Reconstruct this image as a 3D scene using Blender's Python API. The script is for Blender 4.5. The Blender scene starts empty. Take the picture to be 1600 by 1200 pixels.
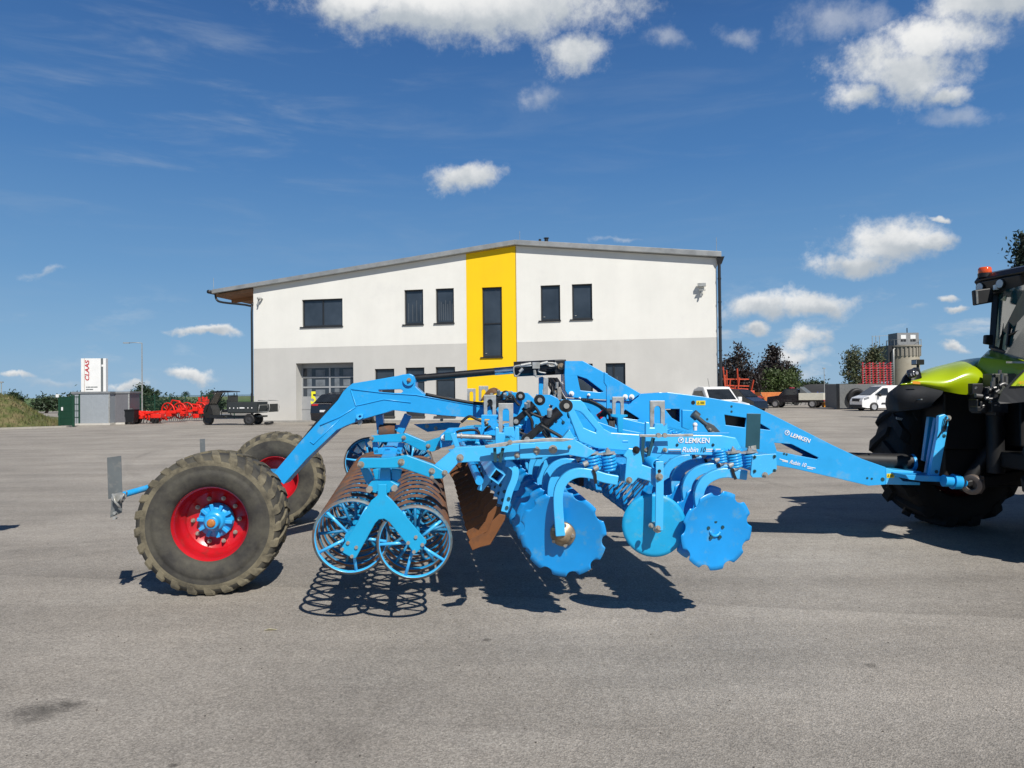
import bpy, bmesh, math, random
from mathutils import Vector as V, Matrix, geometry, noise
R = math.radians
random.seed(7)
sc = bpy.context.scene
COL = sc.collection
# ------------------------------------------------------------------ camera
H = 1.7; F = 1130.0
PITCH, ROLL = 0.71, -0.6
camd = bpy.data.cameras.new('camera'); cam = bpy.data.objects.new('camera', camd); COL.objects.link(cam)
camd.sensor_width = 36; camd.lens = F/1600*36; camd.clip_end = 6000; camd.clip_start = .05
CR = Matrix.Rotation(R(90+PITCH), 3, 'X') @ Matrix.Rotation(R(ROLL), 3, 'Z')
cam.matrix_world = Matrix.Translation((0, 0, H)) @ CR.to_4x4()
sc.camera = cam
C0 = V((0, 0, H))
def ray(px, py): return CR @ V((px-800, 600-py, -F))
def at(px, py, Y):
    d = ray(px, py); return C0 + d*(Y/d.y)
def gp(px, py):
    d = ray(px, py); return C0 + d*(-H/d.z)
def hit(px, py, P, n):
    d = ray(px, py); return C0 + d*((P-C0).dot(n)/d.dot(n))
TH = R(1.0); T = math.tan(TH)
NV = V((-math.sin(TH), math.cos(TH), 0)); NU = V((math.cos(TH), math.sin(TH), 0)); UP = V((0, 0, 1))
MO = V((-2.91, 8.05, 0))
def mp(px, py, v): return hit(px, py, MO + NV*v, NV)
# ------------------------------------------------------------------ materials
def nd(nt, t, **k):
    n = nt.nodes.new(t)
    for a, b in k.items():
        if a in n.inputs.keys(): n.inputs[a].default_value = b
        else: setattr(n, a, b)
    return n
MATS = {}
def mat(name, col, rough=.5, metal=0., streak=0., var=.12, scale=6., col2=None, mix2=.0, sc2=3., bump=0., bsc=60., coat=0., trans=0., emit=0., spec=.5):
    if name in MATS: return MATS[name]
    m = bpy.data.materials.new(name); m.use_nodes = True; nt = m.node_tree
    b = nt.nodes['Principled BSDF']; L = nt.links.new
    tc = nd(nt, 'ShaderNodeTexCoord')
    n1 = nd(nt, 'ShaderNodeTexNoise', Scale=scale, Detail=6., Roughness=.6); L(tc.outputs['Object'], n1.inputs['Vector'])
    mr = nd(nt, 'ShaderNodeMapRange'); L(n1.outputs['Fac'], mr.inputs['Value'])
    mr.inputs['From Min'].default_value = .3; mr.inputs['From Max'].default_value = .7
    mr.inputs['To Min'].default_value = 1-var; mr.inputs['To Max'].default_value = 1+var
    mx = nd(nt, 'ShaderNodeMix', data_type='RGBA', blend_type='MULTIPLY'); mx.inputs[0].default_value = 1
    mx.inputs[6].default_value = (*col, 1); L(mr.outputs[0], mx.inputs[7])
    out = mx.outputs[2]
    if col2:
        n2 = nd(nt, 'ShaderNodeTexNoise', Scale=sc2, Detail=9., Roughness=.68); L(tc.outputs['Object'], n2.inputs['Vector'])
        r2 = nd(nt, 'ShaderNodeMapRange'); L(n2.outputs['Fac'], r2.inputs['Value'])
        r2.inputs['From Min'].default_value = .62-mix2*.5; r2.inputs['From Max'].default_value = .78-mix2*.4
        m2 = nd(nt, 'ShaderNodeMix', data_type='RGBA'); L(r2.outputs[0], m2.inputs[0]); L(out, m2.inputs[6]); m2.inputs[7].default_value = (*col2, 1)
        out = m2.outputs[2]
    if streak:                                   # rain runs and grime under edges
        ms = nd(nt, 'ShaderNodeMapping'); ms.inputs['Scale'].default_value = (.5, .5, .05); L(tc.outputs['Object'], ms.inputs['Vector'])
        n4 = nd(nt, 'ShaderNodeTexNoise', Scale=1.6, Detail=8., Roughness=.65); L(ms.outputs[0], n4.inputs['Vector'])
        r4 = nd(nt, 'ShaderNodeMapRange'); L(n4.outputs['Fac'], r4.inputs['Value']); r4.inputs['From Min'].default_value = .35; r4.inputs['From Max'].default_value = .72; r4.inputs['To Min'].default_value = 1.03; r4.inputs['To Max'].default_value = 1-streak
        m4 = nd(nt, 'ShaderNodeMix', data_type='RGBA', blend_type='MULTIPLY'); m4.inputs[0].default_value = 1; L(out, m4.inputs[6]); L(r4.outputs[0], m4.inputs[7]); out = m4.outputs[2]
    L(out, b.inputs['Base Color'])
    rr = nd(nt, 'ShaderNodeMapRange'); L(n1.outputs['Fac'], rr.inputs['Value'])
    rr.inputs['To Min'].default_value = max(.02, rough-.1); rr.inputs['To Max'].default_value = min(1, rough+.1)
    L(rr.outputs[0], b.inputs['Roughness'])
    b.inputs['Metallic'].default_value = metal; b.inputs['Coat Weight'].default_value = coat
    b.inputs['Coat Roughness'].default_value = .15
    b.inputs['Specular IOR Level'].default_value = spec
    if trans: b.inputs['Transmission Weight'].default_value = trans
    if bump:
        n3 = nd(nt, 'ShaderNodeTexNoise', Scale=bsc, Detail=4.); L(tc.outputs['Object'], n3.inputs['Vector'])
        bp = nd(nt, 'ShaderNodeBump', Strength=bump, Distance=.01); L(n3.outputs['Fac'], bp.inputs['Height']); L(bp.outputs[0], b.inputs['Normal'])
    MATS[name] = m; return m
blue = mat('blue_paint', (.018, .355, .77), .38, var=.08, scale=2.5, col2=(.15, .37, .58), mix2=.10, sc2=5, coat=.15, bump=.05, bsc=25)
sheen_blue = mat('sheen_blue_paint', (.06, .47, .88), .3, var=.08, scale=3, col2=(.2, .44, .66), mix2=.10, sc2=7, coat=.25, bump=.05, bsc=25)  # lighter copy of the blue, sheen of the near plates put into the colour
midblue = mat('medium_blue_paint', (.008, .35, .65), .38, var=.08, scale=3, col2=(.04, .26, .45), mix2=.08, sc2=6, coat=.15, bump=.05, bsc=25)
discblue = mat('disc_blue_paint', (.006, .29, .73), .34, var=.1, scale=3, col2=(.09, .33, .58), mix2=.16, sc2=9, coat=.25)
teal = mat('faded_blue_paint', (.008, .36, .68), .45, var=.1, scale=5, col2=(.09, .38, .55), mix2=.14, sc2=14, bump=.08, bsc=40)
rust = mat('rust', (.15, .066, .033), .8, var=.35, scale=9, col2=(.07, .06, .055), mix2=.35, sc2=12, bump=.2, bsc=70)
rust2 = mat('brown_paddle_steel', (.18, .066, .018), .6, var=.18, scale=5, col2=(.12, .05, .02), mix2=.2, sc2=9, bump=.1)
steel = mat('galvanised_steel', (.40, .41, .40), .45, metal=.35, var=.18, scale=25, col2=(.25, .24, .2), mix2=.25, sc2=8, bump=.06)
boltm = mat('zinc_bolt', (.40, .38, .34), .4, metal=.5, var=.2, scale=30, col2=(.3, .22, .12), mix2=.2, sc2=12)
chrome = mat('chrome', (.8, .8, .8), .12, metal=1, var=.05)
black = mat('black_paint', (.010, .010, .011), .35, var=.2, scale=8, coat=.2)
blackr = mat('black_rubber_hose', (.014, .014, .015), .55, var=.3, scale=12)
redp = mat('red_paint', (.5, .008, .015), .35, var=.12, scale=3, col2=(.28, .02, .02), mix2=.15, sc2=7, coat=.3)
grayp = mat('grey_board', (.12, .135, .14), .55, var=.1, scale=8, col2=(.2, .2, .19), mix2=.2, sc2=20)
dteal = mat('dark_teal_board', (.012, .065, .088), .45, var=.1, scale=9)
white = mat('white_paint', (.8, .8, .79), .35, var=.04, scale=2, coat=.3)
yellow = mat('yellow_sticker', (.8, .62, .02), .5, var=.05)
orange = mat('orange_paint', (.75, .2, .02), .45, var=.15, scale=4)
bronze = mat('bearing_steel', (.35, .27, .18), .4, metal=.5, var=.3, scale=18)
def asph():
    m = bpy.data.materials.new('asphalt'); m.use_nodes = True; nt = m.node_tree; L = nt.links.new; b = nt.nodes['Principled BSDF']
    tc = nd(nt, 'ShaderNodeTexCoord'); P = tc.outputs['Object']
    def no(s, d=4., r=.6, warp=None, st=None):
        n = nd(nt, 'ShaderNodeTexNoise', Scale=s, Detail=d, Roughness=r)
        if st:
            mpn = nd(nt, 'ShaderNodeMapping'); mpn.inputs['Scale'].default_value = st; mpn.inputs['Rotation'].default_value = (0, 0, R(6)); L(P, mpn.inputs['Vector']); L(mpn.outputs[0], n.inputs['Vector'])
        else: L(P, n.inputs['Vector'])
        return n.outputs['Fac']
    def rng(v, a, b_, c, d):
        r = nd(nt, 'ShaderNodeMapRange'); L(v, r.inputs['Value'])
        for i, x in zip(('From Min', 'From Max', 'To Min', 'To Max'), (a, b_, c, d)): r.inputs[i].default_value = x
        return r.outputs[0]
    def mul(a, b_):
        n = nd(nt, 'ShaderNodeMath', operation='MULTIPLY'); L(a, n.inputs[0]); L(b_, n.inputs[1]); return n.outputs[0]
    vo = nd(nt, 'ShaderNodeTexVoronoi', Scale=130.); L(P, vo.inputs['Vector'])
    sep = nd(nt, 'ShaderNodeSeparateColor'); L(vo.outputs['Color'], sep.inputs[0])
    f = rng(sep.outputs[0], 0, 1, .73, 1.27)
    f = mul(f, rng(no(42, 3, .7), .32, .68, .80, 1.2))
    f = mul(f, rng(no(9, 5, .65), .3, .7, .9, 1.1))
    f = mul(f, rng(no(.55, 5, .6), .3, .7, .84, 1.14))
    f = mul(f, rng(no(.9, 6, .6, st=(.18, 1.6, 1)), .3, .72, 1.12, .84))
    f = mul(f, rng(no(.13, 3, .5), .35, .65, .9, 1.08))
    f = mul(f, rng(no(2.2, 8, .75), .68, .8, 1., .62))      # oil stains
    f = mul(f, rng(no(.35, 7, .75, st=(.35, 2.4, 1)), .60, .76, 1., .72))   # tyre smears
    # paving lane joints (a tone step on either side), rubbed tyre marks and three oil stains
    sp = nd(nt, 'ShaderNodeSeparateXYZ'); L(P, sp.inputs[0])
    def mt(op, a, b_):
        n = nd(nt, 'ShaderNodeMath', operation=op)
        for i, x in enumerate((a, b_)):
            if isinstance(x, (int, float)): n.inputs[i].default_value = x
            else: L(x, n.inputs[i])
        return n.outputs[0]
    wob = no(1.1, 4, .6)
    for (p0, p1, w0, k) in (((1100, 945), (1600, 966), 1.6, .83), ((0, 1080), (900, 1150), 2.2, .93), ((0, 742), (900, 712), 3.5, .92), ((700, 690), (1600, 678), 6., .93)):
        a_, c_ = gp(*p0), gp(*p1); sl_ = (c_.y-a_.y)/(c_.x-a_.x)
        dd = mt('SUBTRACT', mt('SUBTRACT', sp.outputs[1], mt('MULTIPLY', sp.outputs[0], sl_)), a_.y-sl_*a_.x); dd = mt('ADD', dd, mt('MULTIPLY', mt('SUBTRACT', wob, .5), .22))
        f = mul(f, mt('ADD', mt('MULTIPLY', mt('MULTIPLY', rng(dd, -.012, .012, 0, 1), rng(dd, 0, w0, 1, 0)), k-1), 1.))
    for (px, py, r0, dk) in ((60, 1112, .17, .5), (110, 1104, .08, .6), (270, 1196, .03, .4), (1360, 1040, .05, .6), (760, 1000, .03, .5), (545, 1160, .28, .86)):
        q = gp(px, py); vs_ = nd(nt, 'ShaderNodeVectorMath', operation='SUBTRACT'); L(P, vs_.inputs[0]); vs_.inputs[1].default_value = (q.x, q.y, 0)
        vl = nd(nt, 'ShaderNodeVectorMath', operation='LENGTH'); L(vs_.outputs[0], vl.inputs[0])
        dd = mt('ADD', vl.outputs['Value'], mt('MULTIPLY', mt('SUBTRACT', no(7, 5, .7), .5), r0*2.4)); f = mul(f, rng(dd, r0*.3, r0, dk, 1))
    for (cx, cy, rr_, w_) in ((-9, 22, 14., .11), (-7.5, 22, 14., .12), (6, 26, 17.5, .1), (2, 1.5, 9.2, .05), (14, 15, 11, .1), (15.6, 15, 11, .1)):
        vs_ = nd(nt, 'ShaderNodeVectorMath', operation='SUBTRACT'); L(P, vs_.inputs[0]); vs_.inputs[1].default_value = (cx, cy, 0)
        vl = nd(nt, 'ShaderNodeVectorMath', operation='LENGTH'); L(vs_.outputs[0], vl.inputs[0])
        dd = mt('ABSOLUTE', mt('SUBTRACT', vl.outputs['Value'], rr_), 0.); f = mul(f, mt('SUBTRACT', 1., mt('MULTIPLY', rng(dd, w_*.6, w_*1.3, 1, 0), rng(no(.8, 5, .7), .45, .62, 0, .16))))
    cr = nd(nt, 'ShaderNodeMix', data_type='RGBA', blend_type='MULTIPLY'); cr.inputs[0].default_value = 1
    hue = nd(nt, 'ShaderNodeMix', data_type='RGBA'); L(no(1.3, 4), hue.inputs[0])
    hue.inputs[6].default_value = (.340, .306, .262, 1); hue.inputs[7].default_value = (.332, .308, .274, 1)
    L(hue.outputs[2], cr.inputs[6]); L(f, cr.inputs[7]); L(cr.outputs[2], b.inputs['Base Color'])
    b.inputs['Roughness'].default_value = .85; b.inputs['Specular IOR Level'].default_value = .25
    bp = nd(nt, 'ShaderNodeBump', Strength=.55, Distance=.006); L(vo.outputs['Distance'], bp.inputs['Height']); L(bp.outputs[0], b.inputs['Normal'])
    return m
# ------------------------------------------------------------------ mesh builder
WM = {}
class MB:
    def __init__(s): s.v = []; s.f = []; s.sm = []; s.mi = []; s.cur = 0
    def add(s, vs, fs, smooth=False):
        o = len(s.v); s.v += [V(p) for p in vs]
        for f in fs: s.f.append([i+o for i in f]); s.sm.append(smooth); s.mi.append(s.cur)
    def box(s, a, b):
        a, b = V(a), V(b); c = (a+b)/2; h = (b-a)/2
        s.obox(c, V((h.x, 0, 0)), V((0, h.y, 0)), V((0, 0, h.z)))
    def obox(s, c, x, y, z):
        c = V(c)
        vs = [c+x*i+y*j+z*k for k in (-1, 1) for j in (-1, 1) for i in (-1, 1)]
        s.add(vs, [(0, 2, 3, 1), (4, 5, 7, 6), (0, 1, 5, 4), (2, 6, 7, 3), (0, 4, 6, 2), (1, 3, 7, 5)])
    def bar(s, a, b, w, t, up=UP):     # rectangular bar a->b, w along side, t along up
        a, b = V(a), V(b); d = (b-a).normalized(); sd = d.cross(up).normalized(); u = sd.cross(d)
        s.obox((a+b)/2, (b-a)/2, sd*w/2, u*t/2)
    def prism(s, pts, ext, holes=()):
        loops = [list(map(V, pts))]+[list(map(V, h)) for h in holes]; ext = V(ext)
        tris = geometry.tessellate_polygon(loops)
        al = [p for l in loops for p in l]; n = len(al)
        vs = al+[p+ext for p in al]; fs = []
        if not holes: fs += [tuple(range(n)), tuple(range(2*n-1, n-1, -1))] if len(pts) <= 4 else [tuple(t) for t in tris]+[tuple(i+n for i in reversed(t)) for t in tris]
        else: fs += [tuple(t) for t in tris]+[tuple(i+n for i in reversed(t)) for t in tris]
        o = 0
        for l in loops:
            m = len(l)
            for i in range(m): a, b = o+i, o+(i+1) % m; fs.append((a, b, b+n, a+n))
            o += m
        s.add(vs, fs)
    def cyl(s, a, b, r0, r1=None, n=16, cap=True):
        a, b = V(a), V(b); r1 = r0 if r1 is None else r1; d = (b-a).normalized()
        x = d.orthogonal().normalized(); y = d.cross(x)
        vs = []
        for i in range(n):
            w = x*math.cos(2*math.pi*i/n)+y*math.sin(2*math.pi*i/n); vs += [a+w*r0, b+w*r1]
        s.add(vs, [(2*i, 2*((i+1) % n), 2*((i+1) % n)+1, 2*i+1) for i in range(n)], n > 8)
        if cap: s.add(vs, [tuple(range(2*n-2, -1, -2)), tuple(range(1, 2*n, 2))])
    def tube(s, pts, r, n=7, closed=False, smooth=True):
        pts = [V(p) for p in pts]; m = len(pts); vs = []; prev = None
        for i, p in enumerate(pts):
            if closed: d = pts[(i+1) % m]-pts[i-1]
            else: d = pts[min(i+1, m-1)]-pts[max(i-1, 0)]
            d.normalize()
            x = d.orthogonal().normalized() if prev is None else (prev-d*prev.dot(d)).normalized()
            prev = x; y = d.cross(x)
            rr = r[i] if isinstance(r, (list, tuple)) else r
            vs += [p+(x*math.cos(2*math.pi*k/n)+y*math.sin(2*math.pi*k/n))*rr for k in range(n)]
        fs = []
        for i in range(m if closed else m-1):
            j = (i+1) % m
            fs += [(i*n+k, i*n+(k+1) % n, j*n+(k+1) % n, j*n+k) for k in range(n)]
        if not closed: fs += [tuple(range(n-1, -1, -1)), tuple(range((m-1)*n, m*n))]
        s.add(vs, fs, smooth)
    def strip(s, pts, w, t):           # flat bar: in-plane width w along polyline, thickness vector t
        pts = [V(p) for p in pts]; t = V(t); m = len(pts); vs = []
        for i, p in enumerate(pts):
            d = (pts[min(i+1, m-1)]-pts[max(i-1, 0)]).normalized(); nn = d.cross(t).normalized()
            ww = w[i] if isinstance(w, (list, tuple)) else w
            vs += [p-nn*ww/2, p+nn*ww/2, p+nn*ww/2+t, p-nn*ww/2+t]
        fs = [(i*4+k, i*4+(k+1) % 4, i*4+4+(k+1) % 4, i*4+4+k) for i in range(m-1) for k in range(4)]
        fs += [(3, 2, 1, 0), tuple(range((m-1)*4, m*4))]
        s.add(vs, fs)
    def lathe(s, prof, o, ax, n=48, smooth=True, closed=False, mis=None):
        o = V(o); ax = V(ax).normalized(); x = ax.orthogonal().normalized(); y = ax.cross(x); m = len(prof)
        vs = []
        for i in range(n):
            w = x*math.cos(2*math.pi*i/n)+y*math.sin(2*math.pi*i/n)
            vs += [o+w*r+ax*h for r, h in prof]
        b = len(s.v); s.v += vs
        for i in range(n):
            j = (i+1) % n
            for k in range(m if closed else m-1):
                k2 = (k+1) % m
                s.f.append([b+i*m+k, b+j*m+k, b+j*m+k2, b+i*m+k2]); s.sm.append(smooth); s.mi.append(mis[k] if mis else s.cur)
    def ball(s, c, r, n=12, sq=(1, 1, 1)):
        c = V(c); prof = []; vs = [c+V((0, 0, -r*sq[2]))]; k = n//2
        for i in range(1, k):
            a = -math.pi/2+math.pi*i/k
            vs += [c+V((r*sq[0]*math.cos(a)*math.cos(2*math.pi*j/n), r*sq[1]*math.cos(a)*math.sin(2*math.pi*j/n), r*sq[2]*math.sin(a))) for j in range(n)]
        vs.append(c+V((0, 0, r*sq[2]))); fs = [(0, 1+(j+1) % n, 1+j) for j in range(n)]
        for i in range(k-2): fs += [(1+i*n+j, 1+i*n+(j+1) % n, 1+(i+1)*n+(j+1) % n, 1+(i+1)*n+j) for j in range(n)]
        t = len(vs)-1; fs += [(1+(k-2)*n+j, 1+(k-2)*n+(j+1) % n, t) for j in range(n)]
        s.add(vs, fs, True)
    def xf(s, M, start=0):
        for i in range(start, len(s.v)): s.v[i] = M @ s.v[i]
        return s
    def build(s, name, m, parent=None, bevel=0., label=None, seg=2):
        me = bpy.data.meshes.new(name); me.from_pydata([tuple(p) for p in s.v], [], s.f); me.update()
        for p, q, k in zip(me.polygons, s.sm, s.mi): p.use_smooth = q; p.material_index = k
        bm = bmesh.new(); bm.from_mesh(me); bmesh.ops.recalc_face_normals(bm, faces=bm.faces)
        bm.to_mesh(me); bm.free()
        for q in (m if isinstance(m, (list, tuple)) else [m]): me.materials.append(q)
        o = bpy.data.objects.new(name, me); COL.objects.link(o)
        if bevel:
            b = o.modifiers.new('bevel', 'BEVEL'); b.width = bevel; b.segments = seg; b.limit_method = 'ANGLE'; b.angle_limit = R(40)
        par(o, parent)
        if label: o['label'] = label
        return o
def build_each(s, name, m, parent=None, bevel=0.):
    # every loose piece of the builder becomes an object of its own
    pr = list(range(len(s.v)))
    def fd(i):
        while pr[i] != i: pr[i] = pr[pr[i]]; i = pr[i]
        return i
    for f in s.f:
        for i in f[1:]: pr[fd(i)] = fd(f[0])
    gr = {}
    for f, q in zip(s.f, s.sm): gr.setdefault(fd(f[0]), []).append((f, q))
    for fs in gr.values():
        ids = sorted({i for f, _ in fs for i in f}); mp_ = {i: k for k, i in enumerate(ids)}; b = MB()
        b.v = [s.v[i] for i in ids]; b.f = [[mp_[i] for i in f] for f, _ in fs]; b.sm = [q for _, q in fs]; b.mi = [0]*len(fs); b.build(name, m, parent, bevel)
MB.build_each = build_each
def par(o, parent):
    WM[o.name] = o.matrix_basis.copy()
    if parent:
        o.parent = parent; o.matrix_parent_inverse = WM[parent.name].inverted()
def thing(name, loc, label, cat, group=None):
    o = bpy.data.objects.new(name, None); COL.objects.link(o); o.location = loc; o.empty_display_size = .2
    WM[o.name] = Matrix.Translation(loc); o['label'] = label; o['category'] = cat
    if group: o['group'] = group
    return o
def tag(o, label, cat, group=None):
    o['label'] = label; o['category'] = cat
    if group: o['group'] = group
    return o
def struct(o, k='structure'): o['kind'] = k; return o
def dup(o, off, parent):                # copy of a part (and its sub-parts), shifted by off
    c = o.copy(); COL.objects.link(c); c.parent = parent; c.matrix_parent_inverse = o.matrix_parent_inverse.copy(); c.location = o.location+V(off); WM[c.name] = Matrix.Translation(V(off))@WM.get(o.name, Matrix())
    for ch in [x for x in list(COL.objects) if x.parent == o]:
        d = ch.copy(); COL.objects.link(d); d.parent = c; d.matrix_parent_inverse = ch.matrix_parent_inverse.copy()
    return c
def text(s, P, right, up, size, m, parent, shear=0., name='lettering', th=.002, bold=0.):
    cu = bpy.data.curves.new(name, 'FONT'); cu.body = s; cu.size = 1; cu.extrude = 0; cu.shear = shear; cu.offset = bold
    t = bpy.data.objects.new('t', cu); COL.objects.link(t); bpy.context.view_layer.update()
    me = bpy.data.meshes.new_from_object(t.evaluated_get(bpy.context.evaluated_depsgraph_get())); bpy.data.objects.remove(t)
    w = max(v.co.x for v in me.vertices) or 1; h = max(v.co.y for v in me.vertices)
    right, up = V(right), V(up); n = right.cross(up).normalized()
    sx, sy = (size if isinstance(size, (tuple, list)) else (size, size))     # total width, cap height
    for v in me.vertices: v.co = V(P)+right.normalized()*(v.co.x/w*sx)+up.normalized()*(v.co.y/h*sy)+n*th
    me.materials.clear(); me.materials.append(m)
    o = bpy.data.objects.new(name, me); COL.objects.link(o); par(o, parent); return o
# ================================================================== the blue disc cultivator
cult = thing('disc_cultivator', (.6, 8.0, 0), 'long blue trailed disc cultivator with ring rollers, notched discs and big red rimmed rear wheels', 'cultivator')
def plate(name, pts, v, t, m=blue, holes=(), parent=cult, bevel=.006, label=None):
    b = MB(); b.prism([mp(x, y, v) for x, y in pts], NV*t, [[mp(x, y, v) for x, y in h] for h in holes])
    return b.build(name, m, parent, bevel, label)
def bolt(px, py, v, r, parent, m=boltm, ln=.03):
    r = r*.6; ln = ln*.6; b = MB(); p = mp(px, py, v); b.cyl(p+NV*.01, p-NV*.006, r*1.55, n=20); b.cyl(p-NV*.006, p-NV*ln, r, n=6)
    b.cyl(p-NV*ln, p-NV*(ln+.012), r*.55, n=10)
    return b.build('bolt', m, parent)
def pm(px, py, v): return mp(px, py, v)
def vtube(b, pts, v, r, n=8): b.tube([mp(x, y, v) for x, y in pts], r, n)
def smooth_path(pts, k=5):
    P = [V(p) for p in pts]; P = [P[0]]+P+[P[-1]]; out = []
    for i in range(1, len(P)-2):
        for j in range(k):
            t = j/k; a, b_, c, d = P[i-1:i+3]
            out.append(.5*((2*b_)+(c-a)*t+(2*a-5*b_+4*c-d)*t*t+(3*b_-a-3*c+d)*t**3))
    return out+[P[-2]]
# ---- wheels
W8 = V((-math.sin(R(8)), math.cos(R(8)), 0))
def tyre_mat():
    m = mat('tyre_rubber', (.034, .032, .029), .8, var=.3, scale=10, col2=(.075, .07, .055), mix2=.45, sc2=4, bump=.25, bsc=35)
    m2 = mat('dusty_tread_rubber', (.075, .066, .047), .85, var=.45, scale=8, col2=(.19, .165, .11), mix2=.48, sc2=5, bump=.3, bsc=30)
    return m, m2
tm1, tm2 = tyre_mat()
def lugs(b, c, a, n, r_in, r_out, hw, wl, skew, rt=.03):
    x = V((0, 0, 1)); y = a.cross(x)
    def P(r, an, w): return c+(x*math.cos(an)+y*math.sin(an))*r+a*w
    for side in (-1, 1):
        for k in range(n):
            a0 = 2*math.pi*(k+(.5 if side > 0 else 0))/n
            secs = []
            for (r0, r1, w, da, wd) in ((r_in, r_in+.012, hw*1.02, -.03, wl*.9), (r_in+(r_out-r_in)*.4, r_in+(r_out-r_in)*.62, hw*1.0, 0, wl), (r_out-rt*1.7, r_out-.015, hw*.96, .02, wl), (r_out-rt, r_out-.002, hw*.6, skew*.45, wl*.85), (r_out-rt, r_out, -hw*.06, skew, wl*.75)):
                an = a0+da; secs.append([P(r0, an-wd, side*w), P(r0, an+wd, side*w), P(r1, an+wd*.75, side*w*(1.03 if w > hw*.9 else 1)), P(r1, an-wd*.75, side*w*(1.03 if w > hw*.9 else 1))])
            vs = [p for q in secs for p in q]; m = len(secs)
            fs = [(i*4+j, i*4+(j+1) % 4, i*4+4+(j+1) % 4, i*4+4+j) for i in range(m-1) for j in range(4)]+[(3, 2, 1, 0), tuple(range(4*m-4, 4*m))]
            b.add(vs, fs)
def cult_wheel(c, out):
    b = MB()
    prof = [(.318, .205), (.33, .232), (.37, .252), (.42, .262), (.455, .264), (.46, .259), (.475, .261), (.505, .262), (.548, .255), (.588, .23), (.595, .15), (.597, 0), (.595, -.15), (.588, -.23), (.548, -.255), (.505, -.262), (.46, -.259), (.42, -.262), (.36, -.252), (.31, -.232), (.29, -.205)]
    mis = [1 if .5 <= (prof[i][0]+prof[i+1][0])/2 < .56 else 0 for i in range(len(prof)-1)]
    b.lathe(prof, c, out, 80, mis=mis+[0])
    b.cur = 1; lugs(b, c, out, 25, .52, .613, .247, .072, .15, .028)
    w = b.build('wheel', [tm1, tm2], cult)
    # rim as sub-part, then the hub
    r = MB(); r.lathe([(.325, .22), (.340, .235), (.343, .228), (.332, .20), (.308, .185), (.300, .14), (.292, .08), (.285, .03), (.262, .012), (.255, -.01), (.25, -.02), (.11, -.03), (.0, -.03)], c, out, 64)
    r.lathe([(.288, -.21), (.298, -.225), (.300, -.218), (.292, -.19), (.278, -.175), (.270, -.12), (.26, -.04), (.12, -.04), (0, -.04)], c, out, 64)
    r.build('rim', redp, w)
    h = MB(); h.lathe([(.15, -.03), (.152, .0), (.125, .02), (.10, .03), (.085, .075), (.075, .085), (.06, .09), (.058, .15), (.05, .16), (.0, .16)], c, out, 40)
    x = V((0, 0, 1)); y = out.cross(x)
    for k in range(10):
        an = 2*math.pi*k/10+.2; d = x*math.cos(an)+y*math.sin(an); e = x*-math.sin(an)+y*math.cos(an)
        h.obox(c+d*.115+out*.03, d*.035, e*.016, out*.025)
    h.build('hub', blue, w, .006)
    g = MB(); g.lathe([(.036, .15), (.036, .168), (.026, .174), (0, .174)], c, out, 24); g.build('hub_cap', mat('amber_cap', (.45, .17, .04), .45, var=.25, scale=20), w)
    for k in range(10):
        an = 2*math.pi*(k+.5)/10; d = x*math.cos(an)+y*math.sin(an); q = c+d*.196-out*.02
        n_ = MB(); n_.cyl(q, q+out*.012, .019, n=16); n_.cyl(q+out*.012, q+out*.03, .014, n=6); n_.cyl(q+out*.03, q+out*.045, .008, n=8); n_.build('bolt', boltm, w)
    return w
WC1 = V((-2.625, 6.4, .606)); WC2 = WC1+W8*3.3+V((-.055, 0, 0))
cult_wheel(WC1, -W8); cult_wheel(WC2, W8)
b = MB(); b.cyl(WC1+W8*.1, WC2-W8*.1, .07, n=20); b.bar(WC1+W8*.45+UP*.06, WC2-W8*.45+UP*.06, .2, .2)
b.build('axle', blue, cult, .01)
# ---- transport arm
arm_o = [(640, 584), (646, 587), (649, 594), (649, 604), (661, 615), (700, 621), (758, 633), (830, 640), (884, 646), (884, 668), (830, 662), (752, 654), (690, 649), (614, 641), (602, 645), (591, 648), (570, 654), (541, 665), (526, 672), (520, 678), (480, 716), (443, 757), (426, 741), (470, 689), (528, 625), (536, 612), (543, 605), (551, 599), (600, 591), (622, 587), (630, 585)]
arm = plate('transport_arm', arm_o, -.13, .26, holes=[[(591, 609), (626, 608), (630, 611), (627, 614), (592, 614)]], bevel=.012)
b = MB()        # pressed seam along the arm
for pth in ([(548, 608), (600, 614), (650, 617), (755, 636)], [(548, 609), (556, 634), (570, 631), (600, 624), (642, 629)], [(500, 665), (530, 652), (556, 636)], [(485, 690), (490, 694), (500, 684), (530, 656)]):
    b.tube([mp(x, y, -.132) for x, y in pth], .007, 6)
b.build('weld_seam', blue, arm)
b = MB(); p = mp(639, 594, -.13); b.cyl(p+NV*.3, p-NV*.03, .062, n=28); b.build('pivot_boss', blue, arm)
bolt(639, 594, -.165, .026, arm, bronze)
b = MB(); q = [mp(*z, -.135) for z in ((558, 648), (564, 646), (569, 647), (568, 653), (564, 655), (561, 656), (558, 653))]; b.prism(q, -NV*.05, [[mp(561, 651, -.135), mp(563, 648.5, -.135), mp(566, 649, -.135), mp(566, 651, -.135), mp(563, 653, -.135)]])
b.build('lifting_eye', sheen_blue, arm)
b = MB(); b.prism([mp(*z, -.13) for z in ((559, 656), (564, 655), (566, 660), (563, 665), (559, 664))], NV*.02); b.build('shackle', steel, arm)
b = MB()
for k, o in enumerate((0, .04, -.04)):
    b.tube(smooth_path([mp(548, 606, .17+o), mp(535, 616, .17+o), mp(500, 655, .2+o), mp(452, 716, .2+o), mp(432, 742, .2+o)]), .022, 7)
b.tube(smooth_path([mp(758, 631, -.13), mp(735, 629, -.13), mp(700, 623, -.13), mp(665, 616, -.13)]), .018)
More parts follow.
